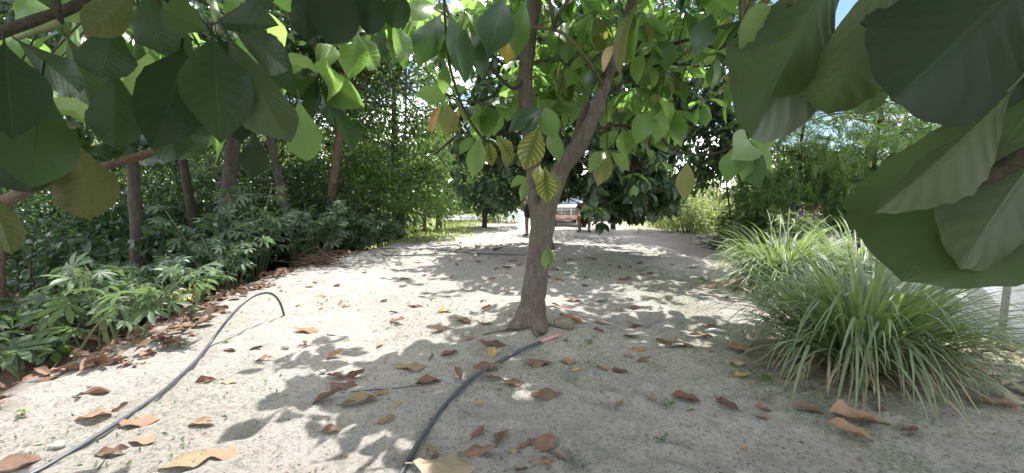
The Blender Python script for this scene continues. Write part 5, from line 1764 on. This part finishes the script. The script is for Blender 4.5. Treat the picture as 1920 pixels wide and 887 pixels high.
# pale post right of the sitting person
p = G(1117, 434)
root = empty('pale_post', p, 'short pale post standing right of the sitting person', 'post')
MB().tube([p - [0, 0, .05], p + [.01, 0, .2], p + [0, 0, .42]], [.03, .028, .025], 8, rough=.1).build('post', M['pale_wood'], root)
# split board leaning behind the trunk
a, b_ = G(1031, 449), P(1040, 419, 7.6)
root = empty('split_board', a, 'pale splintered board leaning behind the right side of the forked trunk', 'board')
d = unit(b_ - a)
mb = MB()
mb.tube([a - d * .03, a + d * .12, a + d * .26, a + d * .36], [.045, .05, .045, .015], 5, rough=.25, seed=3)
mb.build('board', M['pale_wood'], root)


# ------------------------------------------------------------------ hoses
def hose(label, pts, r_, parent_mat='hose', n=90, end=None):
    s = spline(pts, n)
    root = empty('hose', s[0], label, 'hose')
    MB().tube(s, r_, 12).build('tube', M[parent_mat], root)
    if end is not None:
        MB().tube(s[-1] + np.outer(np.linspace(-.1, 1, 6), end), interp_r([r_ * 1.12, r_ * 1.3, r_ * 1.0], 6), 12).build('hose_end', M['hose_pale'], root)
    return root


def onG(px, py, up=.013):
    q = G(px, py)
    q[2] = float(ground_z(q[0], q[1], False)) + up
    return q


pts = [onG(x_, y_, .016) for x_, y_ in ((20, 915), (75, 888), (140, 850), (200, 812), (255, 775), (300, 743), (340, 708), (372, 676))]
pa, pb = onG(396, 648, .02), onG(534, 592, .0)
for k, h in ((0, .01), (.2, .14), (.4, .24), (.6, .285), (.8, .26), (.93, .15), (1.0, -.03)):
    q = pa * (1 - k) + pb * k
    q[2] += h
    pts.append(q)
hose('dark hose curving along the left side and arching up out of the sand', pts, .0105)
pts = [onG(x_, y_, .018) for x_, y_ in ((748, 905), (765, 872), (790, 828), (820, 785), (850, 748), (885, 715), (930, 686), (975, 662), (1015, 644))]
hose('dark hose running from the bottom edge to the forked tree, with a pink end', pts, .0125, end=onG(1052, 634, .035) - onG(1015, 644, .018))
pts = [onG(x_, y_, .014) for x_, y_ in ((672, 470), (720, 479), (790, 479), (850, 472), (864, 464), (850, 460), (800, 466), (840, 472), (870, 475), (940, 478), (985, 480))]
hose('thin dark hose looped on the sand in the shade beyond the tree', pts, .012)
pts = [onG(x_, y_, .012) for x_, y_ in ((660, 472), (720, 468), (780, 468), (830, 466))]
hose('thin dark hose lying straight towards the dug bank', pts, .010)

# ------------------------------------------------------------------ log, stones, sticks, brush
a, b_ = onG(1040, 612, .03), onG(1074, 618, .03)
root = empty('log_piece', a, 'short grey log half buried at the foot of the forked tree', 'log')
MB().tube(spline([a, .5 * (a + b_) + [0, 0, .012], b_], 10), interp_r([.04, .052, .055, .045], 10), 14, rough=.15, seed=8).build('log', M['log'], root)
for lab, px, py, r_ in (('small grey stone beside the hose at the lower left', 108, 838, .032), ('tiny pebble near the curled leaf left of the bright patch', 360, 733, .014), ('small stone above the curled tan leaf at left', 170, 725, .022),
                        ('small clod beside the standing leaf in the sunlit patch', 605, 698, .022), ('small dark stone on the shaded sand far right of the tree', 1228, 520, .06), ('white pebble on the shaded sand at the bottom', 1222, 822, .012)):
    q = onG(px, py, r_ * .25)
    o = MB().ball(q, (r_, r_ * .8, r_ * .6), 12, 8, .3, int(px)).build('stone', M['stone'], None, origin=q)
    tag(o, lab, 'stone')
for lab, pxs, r_ in (('thin pale twig lying left of the forked trunk', ((905, 630), (930, 624), (955, 618)), .007), ('thin dark twig in the sunlit sand', ((612, 628), (640, 632), (660, 633)), .004),
                     ('thin twig across the shaded sand beyond the brown leaves', ((640, 738), (700, 732), (770, 726), (830, 712)), .004), ('thin twig below the tan leaves at lower left', ((183, 884), (192, 870), (201, 858)), .004),
                     ('forked dead twig on the shaded sand far right', ((1195, 512), (1222, 499), (1255, 510)), .006), ('pale stick on the lit sand far behind the trunk', ((925, 470), (945, 464), (960, 460)), .02)):
    q = spline([onG(a, b_, r_) for a, b_ in pxs], 12)
    o = MB().tube(q, interp_r([r_, r_ * .5], 12), 6, rough=.2, seed=3).build('twig', M['bark_grey'], None, origin=q[0])
    tag(o, lab, 'twig')
for lab, px, py, n, sp in (('heap of dry brush and roots on the bank edge beside the slim trunk', 592, 496, 60, .45), ('dark heap of twigs at the left end of the far grass clump', 1345, 466, 40, .35)):
    q = onG(px, py, 0)
    root = empty('brush_heap', q, lab, 'brush heap')
    mb = MB()
    for k in range(n):
        c = q + rg.normal(0, sp * .4, 3) * [1, .6, .25]
        c[2] = gz(c[0], c[1]) + abs(rg.normal(0, .10))
        d = unit(rg.normal(size=3) * [1, .6, .35])
        ln = rg.uniform(.12, .4)
        mb.tube(spline([c - d * ln, c + rg.normal(0, .03, 3), c + d * ln], 6), interp_r([.009, .004], 6), 5)
    mb.build('twigs', M['bark_red' if px < 900 else 'bark_dark'], root)['kind'] = 'stuff'
# dug bank: dark soil mound by the banana plants
q = onG(770, 442, 0)
mb = MB().ball(q + [0, .25, .0], (.85, .4, .26), 28, 14, .35, 5)
tag(mb.build('soil_mound', M['bark_red'], None, origin=q), 'dark brown heap of dug earth at the foot of the banana plants', 'mound')
# pale piece of plastic on the sand at right
a, b_ = onG(1322, 622, .008), onG(1362, 624, .008)
tag(MB().tube(spline([a, .5 * (a + b_) + [0, .02, .01], b_], 8), .012, 6).build('plastic_strip', M['plastic'], None, origin=a), 'pale plastic strip on the sand left of the nearer grass clump', 'litter')

LM = {'the forked trunk': G(995, 600), 'the short grey log': onG(1058, 615), 'the pink hose end': onG(1040, 638), 'the hose arch': onG(465, 615), 'the nearer lemongrass clump': A((2.45, 2.85, 0)), 'the far lemongrass clump': A((3.3, 5.0, 0)),
      'the bottom left corner': onG(0, 887), 'the bottom right corner': onG(1920, 887), 'the middle of the bottom edge': onG(960, 887), 'the left picture edge': onG(0, 760), 'the withered plant': onG(318, 625), 'the bare-stemmed sapling': onG(1197, 437), 'the brush heap': onG(592, 496)}
ORD = ['closest', 'second closest', 'third closest', 'fourth closest', 'fifth closest', 'sixth closest', 'seventh closest', 'eighth closest', 'ninth closest', 'tenth closest']


def rank_label(phrase, q, peers, used, tail_='of its colour'):
    best = None
    for lm_, lp in LM.items():
        dd = np.hypot(q[0] - lp[0], q[1] - lp[1])
        rank = sum(1 for o_ in peers if np.hypot(o_[0] - lp[0], o_[1] - lp[1]) < dd - 1e-6)
        if rank > 9:
            continue
        lab = '%s, %s %s to %s' % (phrase, ORD[rank], tail_, lm_)
        if lab not in used and (best is None or (rank, dd) < best[:2]):
            best = (rank, dd, lab)
    if best:
        used.add(best[2])
        return best[2]
    return None


# ------------------------------------------------------------------ saplings and weed sprigs on the sand
def sprig(label, px, py, h, nl, mat='leaf', size=(.05, .09), group=None, name='weed_sprig', stem='stem_green'):
    q = onG(px, py, -.01)
    root = empty(name, q, label, 'weed', group)
    t = q + np.array([rg.normal(0, .04), 0, h])
    s = spline([q, .5 * (q + t) + rg.normal(0, .02, 3), t], 8)
    MB().tube(s, interp_r([.004 + h * .012, .002 + h * .004], 8), 5).build('stem', M[stem], root)
    k = np.clip(rg.uniform(.2, 1, nl) * 7, 0, 7).astype(int)
    az = np.arange(nl) * 2.4
    o = np.stack([np.cos(az), np.sin(az), rg.uniform(-.1, .8, nl)], 1)
    scatter('leaves', T_LOW, s[k], o, np.array([0, 0, 1.0]) + rg.normal(0, .2, (nl, 3)), rg.uniform(size[0], size[1], nl), M[mat], root, None, rg)


sprig('thin sapling with bare stem under the drooping branch at right', 1197, 437, .42, 8, 'leaf_i', (.1, .16), name='sapling', stem='twig_dark')
sprig('small upright weed in the lit sand far right', 1295, 458, .22, 8, 'leaf_i')
sprig('thin green weed at the edge of the sunlit weeds', 1283, 440, .45, 16, 'weed', (.06, .1))
SPR = ((40, 775), (640, 640), (700, 622), (870, 655), (1100, 640), (1115, 632), (1250, 770), (1210, 745), (1245, 832), (1285, 770), (1380, 770), (1660, 792), (1445, 715), (1130, 565), (1330, 600), (1300, 612), (1240, 585), (560, 575), (600, 570), (420, 640), (330, 648), (1345, 610), (1285, 625), (1060, 640))
sp_used = set()
for px, py in SPR:
    lab = rank_label('tiny green weed sprig', onG(px, py), [onG(*s_) for s_ in SPR], sp_used, 'of the sprigs') or 'tiny green weed sprig rooted in the sand'
    sprig(lab, px, py, .02, 9, 'leaf_i' if px > 300 else 'weed', (.015, .045), 'weed sprigs dotted over the sand')
# grass tufts on the far left bank
c = []
for k in range(1500):
    y_ = rg.uniform(10, 17)
    c.append((float(edge_x(y_)) + rg.normal(.25, .5), y_))
c = np.array(c)
pp = np.column_stack([c, ground_z(c[:, 0], c[:, 1], False)])
gr = scatter('bank_grass', T_TINY, pp, rg.normal(size=(len(pp), 3)) * .5 + [0, 0, 1], rg.normal(size=(len(pp), 3)), rg.uniform(.05, .13, len(pp)), M['weed'], None, 'stuff', rg)
tag(gr, 'short bright grass on the far bank', 'grass')

# ------------------------------------------------------------------ fallen leaves
def crumple(tm, seed, amt=.035):
    r = np.random.default_rng(seed)
    v, q, u = tm
    v = v.copy()
    s = r.uniform(0, 50)
    v[:, 2] += amt * 2 * (vnoise(v[:, 0] * 5 + s, v[:, 1] * 5, seed) + .6 * vnoise(v[:, 0] * 11, v[:, 1] * 11 + s, seed))
    side = v[:, 0] > 0
    v[side, 0] *= r.uniform(.65, 1.2)
    v[~side, 0] *= r.uniform(.65, 1.2)
    v[:, 0] += r.uniform(-.12, .12) * np.sin(v[:, 1] * 3.1)
    return v, q, u


T_DEAD = [crumple(leaf_tmpl(6, 12, w=w_, a=1.06, b=.66, bend=bd, fold=fo, wav=wv, twist=tw, jag=.06, seed=200 + i, cup=cu, corr=.008, ribs=7), 300 + i)
          for i, (w_, bd, fo, wv, tw, cu) in enumerate(((.52, -.15, .25, .05, .15, .5), (.44, -.3, .45, .06, -.3, .3), (.54, .25, -.15, .06, .2, -.3), (.46, -.2, .55, .05, .35, .5),
                                                       (.56, .05, .1, .05, -.1, .1), (.48, .45, -.3, .07, .3, -.5), (.54, -.4, .3, .06, .2, .7)))]
ME_D = {k: [tmpl_mesh('fallen_leaf', t, m) for t in T_DEAD] for k, m in D.items()}
FALL = [  # px, py, length px, turn deg, colour, shape, tilt
    (175, 745, 60, 10, 'brown', 3, 0), (175, 783, 66, 15, 'tan', 0, 0), (225, 768, 34, 60, 'dark', 1, 20), (262, 790, 72, 20, 'tan', 2, 0), (265, 828, 62, 170, 'tan', 4, 0), (212, 850, 66, 10, 'brown', 1, 0), (22, 872, 90, 30, 'brown', 4, 0),
    (385, 716, 40, 200, 'brown', 6, 25), (378, 799, 54, 8, 'tan', 0, 0), (420, 853, 70, 5, 'tan', 2, 0), (352, 868, 95, 40, 'olive', 4, 0), (430, 718, 34, 0, 'pale', 4, 0), (578, 621, 48, 10, 'orange', 2, 0), (628, 673, 36, 30, 'orange', 3, 10),
    (430, 659, 26, 0, 'dark', 3, 0), (481, 656, 26, 20, 'dark', 3, 0), (497, 678, 34, 10, 'tan', 0, 0), (567, 649, 22, 0, 'brown', 1, 0), (711, 649, 24, 90, 'tan', 4, 0), (668, 708, 44, 20, 'dark', 6, 40), (630, 713, 46, 170, 'brown', 1, 0), (648, 726, 64, 5, 'brown', 2, 0),
    (612, 754, 56, 30, 'brown', 3, 0), (675, 757, 78, 5, 'olive', 0, 0), (717, 740, 30, 20, 'tan', 4, 0), (746, 757, 36, 80, 'pale', 4, 0), (724, 788, 40, 40, 'tan', 1, 0), (620, 811, 42, 10, 'brown', 0, 15), (770, 690, 62, 5, 'olive', 2, 0), (842, 666, 40, 30, 'brown', 3, 0),
    (808, 675, 22, 80, 'brown', 1, 20), (800, 714, 56, 5, 'brown', 0, 0), (858, 707, 34, 120, 'brown', 6, 25), (920, 668, 38, 100, 'yellow', 6, 10), (926, 648, 56, 0, 'dark', 2, 0), (912, 692, 64, 170, 'brown', 5, 0), (925, 712, 36, 200, 'brown', 1, 0), (962, 720, 48, 10, 'brown', 2, 0),
    (1010, 685, 60, 5, 'brown', 5, 0), (1063, 676, 40, 0, 'tan', 4, 0), (1080, 691, 24, 20, 'yellow', 1, 0), (1022, 739, 60, 170, 'brown', 2, 0), (897, 757, 22, 0, 'yellow', 1, 0), (895, 816, 44, 60, 'brown', 1, 0), (943, 821, 54, 65, 'brown', 3, 0), (895, 853, 68, 172, 'brown', 5, 0),
    (962, 845, 24, 120, 'yellow', 4, 0), (985, 833, 36, 40, 'brown', 1, 15), (1018, 832, 66, 50, 'brown', 4, 20), (1020, 872, 46, 100, 'tan', 2, 0), (1046, 867, 40, 150, 'brown', 1, 0), (808, 848, 48, 110, 'olive', 5, 0), (838, 884, 135, 8, 'pale', 2, 0), (978, 884, 30, 0, 'dark', 1, 0),
    (1163, 757, 22, 40, 'tan', 3, 0), (1222, 748, 20, 80, 'tan', 6, 25), (1285, 748, 56, 160, 'dark', 3, 0), (1363, 763, 48, 130, 'dark', 0, 0), (1430, 770, 34, 160, 'brown', 6, 10), (1432, 786, 30, 0, 'tan', 2, 0), (1378, 681, 44, 150, 'pale', 2, 0), (1390, 703, 42, 10, 'yellow', 6, 0),
    (1445, 709, 30, 160, 'yellow', 1, 0), (1476, 711, 22, 0, 'tan', 0, 0), (1382, 656, 38, 160, 'orange', 3, 0), (1515, 769, 52, 150, 'brown', 3, 0), (1602, 790, 104, 172, 'tan', 6, 0), (1592, 816, 78, 150, 'tan', 3, 0), (1705, 808, 38, 0, 'dark', 1, 0), (1650, 771, 28, 0, 'brown', 4, 0),
    (1872, 762, 58, 165, 'brown', 0, 0), (1395, 839, 20, 0, 'yellow', 3, 0), (1275, 650, 60, 5, 'brown', 2, 0), (1242, 640, 34, 150, 'brown', 1, 0), (1330, 662, 18, 60, 'tan', 4, 0), (1208, 677, 32, 5, 'brown', 0, 0), (1177, 669, 22, 0, 'tan', 4, 0), (1195, 655, 36, 170, 'orange', 5, 0),
    (1130, 693, 32, 150, 'tan', 1, 0), (1163, 696, 38, 150, 'dark', 0, 0), (1182, 633, 32, 150, 'brown', 4, 0), (1315, 633, 50, 172, 'tan', 1, 0), (1193, 612, 36, 20, 'dark', 5, 10), (1122, 622, 24, 150, 'dark', 3, 0), (1075, 602, 40, 150, 'orange', 3, 0), (1190, 578, 30, 5, 'tan', 4, 0),
    (1128, 606, 36, 0, 'pale', 4, 0), (1160, 581, 24, 30, 'tan', 1, 0), (1078, 563, 34, 0, 'brown', 5, 0), (1125, 566, 30, 0, 'olive', 2, 0), (1042, 577, 22, 150, 'orange', 1, 0), (1047, 524, 26, 0, 'orange', 2, 0), (1040, 506, 32, 0, 'brown', 5, 0), (1110, 487, 26, 0, 'brown', 2, 0), (1172, 526, 28, 0, 'brown', 1, 0),
    (1320, 525, 30, 10, 'orange', 0, 0), (1336, 540, 28, 0, 'tan', 1, 0), (1300, 503, 24, 0, 'dark', 2, 0), (1258, 498, 16, 80, 'brown', 1, 10), (1200, 494, 14, 0, 'dark', 3, 0), (905, 563, 18, 60, 'orange', 5, 0), (912, 581, 26, 0, 'orange', 3, 0), (832, 586, 32, 10, 'yellow', 0, 0), (868, 601, 38, 0, 'tan', 2, 0),
    (745, 606, 34, 0, 'tan', 1, 0), (822, 623, 34, 160, 'tan', 6, 10), (882, 636, 34, 5, 'tan', 2, 0), (915, 606, 28, 0, 'dark', 2, 0), (720, 567, 16, 30, 'dark', 3, 0), (780, 574, 30, 0, 'dark', 2, 0), (600, 556, 24, 10, 'orange', 4, 0), (650, 574, 22, 160, 'tan', 0, 0), (638, 570, 16, 80, 'orange', 1, 20),
    (632, 536, 16, 0, 'dark', 4, 0), (580, 538, 16, 0, 'dark', 4, 0), (895, 492, 16, 0, 'dark', 4, 0), (885, 471, 14, 0, 'dark', 4, 0), (952, 502, 26, 0, 'brown', 2, 0), (962, 491, 22, 0, 'brown', 1, 0), (787, 493, 18, 0, 'brown', 2, 0),
]
SHAPE = {0: 'cupped', 1: 'bent', 2: 'arched', 3: 'folded', 4: 'flat', 5: 'curled-down', 6: 'rolled'}
CWORD = {'tan': 'tan', 'brown': 'brown', 'dark': 'dark brown', 'orange': 'orange-brown', 'yellow': 'yellow', 'olive': 'olive-tan', 'pale': 'pale'}
items = []
for px, py, ln, turn, ck, k, tilt in FALL:
    q = G(px, py)
    dist = math.hypot(px - 960, FPX) / FPX * q[1]
    L = min(ln * q[1] / FPX * .97, .32)
    items.append((q, L, turn, ck, k, tilt))


def drop_leaf(q, L, turn, ck, k, tilt, label, group):
    t = R(turn)
    d = A((math.cos(t), math.sin(t), 0))
    e = .08
    gx_ = (gz(q[0] + e, q[1]) - gz(q[0] - e, q[1])) / (2 * e)
    gy_ = (gz(q[0], q[1] + e) - gz(q[0], q[1] - e)) / (2 * e)
    nrm = unit(A((-gx_, -gy_, 1)) + rg.normal(0, .05, 3))
    sdv = unit(np.cross(d, nrm))
    nrm = nrm * math.cos(R(tilt)) - A((0, 1, 0)) * math.sin(R(tilt))
    d = unit(d - nrm * np.dot(d, nrm))
    x_ = np.cross(d, nrm)
    t_ = T_DEAD[k][0] * L
    zlow = (t_[:, 0] * x_[2] + t_[:, 1] * d[2] + t_[:, 2] * nrm[2])
    b_ = q - d * L * .5
    zoff = -np.percentile(zlow, 6) + .002
    b_ = A((b_[0], b_[1], float(ground_z(q[0], q[1])) + zoff))
    if abs(d[2]) < .5:
        b_[2] = float(ground_z(q[0], q[1])) + .003 - np.percentile(zlow, 8)
    o = leaf_object('fallen_leaf', ME_D[ck][k], None, b_, d, nrm, L, rg.uniform(.9, 1.1))
    tag(o, label, 'leaf', group)


byc = {}
for it in items:
    byc.setdefault(it[3], []).append(it)
used = set()
for it in items:
    q, L, turn, ck, k, tilt = it
    best = None
    for lm, lp in LM.items():
        dd = np.hypot(q[0] - lp[0], q[1] - lp[1])
        rank = sum(1 for o in byc[ck] if np.hypot(o[0][0] - lp[0], o[0][1] - lp[1]) < dd - 1e-6)
        lab = '%s fallen leaf, %s of its colour to %s' % (CWORD[ck], ORD[min(rank, 9)], lm)
        if lab not in used and rank < 10 and (best is None or rank < best[0] or (rank == best[0] and dd < best[2])):
            best = (rank, lab, dd)
    if best:
        lab = best[1]
        used.add(lab)
        drop_leaf(q, L, turn, ck, k, tilt, lab, 'dry leaves fallen on the sand')
    else:
        drop_leaf(q, L, turn, ck, k, tilt, 'dry fallen leaf among the others on the sand', 'dry leaves lying scattered')
# small scattered ones
cnt, SMALL = 0, []
while cnt < 150:
    y_ = rg.uniform(2.2, 12)
    x_ = rg.uniform(edge_x(y_) + .2, 3.2)
    a, b_, zz = to_px(A((x_, y_, 0)))
    if not (0 < a < 1900 and b_ < 880) or (y_ < 4 and rg.random() < .6):
        continue
    if x_ < 0 and y_ < 6 and rg.random() < .5:
        continue
    cnt += 1
    ck = str(rg.choice(['tan', 'brown', 'dark', 'orange'], p=[.2, .35, .3, .15]))
    SMALL.append((A((x_, y_, 0)), ck))
used_s = set()
for q, ck in SMALL:
    lab = rank_label('small crumpled %s leaf' % CWORD[ck], q, [o_ for o_, c_ in SMALL if c_ == ck], used_s, 'of the small ones') or \
        'small crumpled %s leaf among many on the sand %s' % (CWORD[ck], 'beyond the forked tree' if q[1] > 4.6 else 'before the forked tree')
    drop_leaf(q, rg.uniform(.05, .13), rg.uniform(0, 360), ck, int(rg.integers(0, 7)), rg.uniform(-10, 15), lab, 'small crumpled leaves on the sand')
# litter bank under the left plants, and straw by the fence
n = 700
y_ = rg.uniform(1.6, 8.5, n)
x_ = edge_x(y_) - np.abs(rg.normal(0, .38, n)) + .10 + .5 * vnoise(y_ * 1.7, y_ * 0, 88)
far = rg.random(n) < .5
x_ = np.where(far, edge_x(y_) - rg.uniform(.2, 3.5, n), x_)
pp = np.column_stack([x_, y_, ground_z(x_, y_) + rg.uniform(.005, .04, n)])
lit = scatter('leaf_litter', T_DEAD, pp, rg.normal(size=(n, 3)) * [1, 1, .15], rg.normal(size=(n, 3)) * .35 + [0, 0, 1], rg.uniform(.07, .2, n), M['litter'], None, 'stuff', rg)
tag(lit, 'drift of brown dry leaves along the foot of the left bank', 'leaf litter')
n = 420
x_, y_ = rg.uniform(2.9, 4.3, n), rg.uniform(1.8, 4.2, n)
pp = np.column_stack([x_, y_, ground_z(x_, y_) + .01])
lit = scatter('straw_litter', T_DEAD[:4], pp, rg.normal(size=(n, 3)) * [1, 1, .1], rg.normal(size=(n, 3)) * .25 + [0, 0, 1], rg.uniform(.05, .14, n), M['straw'], None, 'stuff', rg)
tag(lit, 'dry straw and leaf scraps on the ground before the fence', 'litter')

# crumbs: bits of bark, leaf and clods too small to pick apart
n = 5200
y_ = 1.7 + 8 * rg.random(n) ** 1.6
x_ = edge_x(y_) + .1 + (4.0 - edge_x(y_)) * rg.random(n)
cl = vnoise(x_ * 1.6, y_ * 1.6, 91) + .4 * vnoise(x_ * 5, y_ * 5, 92)
k = cl > rg.uniform(-.35, .35, n)
x_, y_ = x_[k], y_[k]
n = len(x_)
pp = np.column_stack([x_, y_, ground_z(x_, y_) + .003])
cb = scatter('ground_crumbs', T_TINY, pp, rg.normal(size=(n, 3)) * [1, 1, .2], rg.normal(size=(n, 3)) * .5 + [0, 0, 1], rg.uniform(.008, .035, n), M['litter'], None, 'stuff', rg)
tag(cb, 'tiny bits of bark and dry leaf scattered over the sand', 'debris')
n = 2600
y_ = 1.7 + 6 * rg.random(n) ** 1.4
x_ = edge_x(y_) + .3 + (3.6 - edge_x(y_)) * rg.random(n)
k = vnoise(x_ * 1.1 + 3, y_ * 1.1, 12) + .25 * vnoise(x_ * 5, y_ * 5, 13) > .12
x_, y_ = x_[k], y_[k]
n = len(x_)
pp = np.column_stack([x_, y_, ground_z(x_, y_)])
sg = scatter('sparse_grass', T_TINY, pp, rg.normal(size=(n, 3)) * .6 + [0, 0, 1], rg.normal(size=(n, 3)), rg.uniform(.012, .035, n), M['fol_blue'], None, 'stuff', rg)
tag(sg, 'sparse tiny weeds sprouting in patches on the sand', 'weeds')
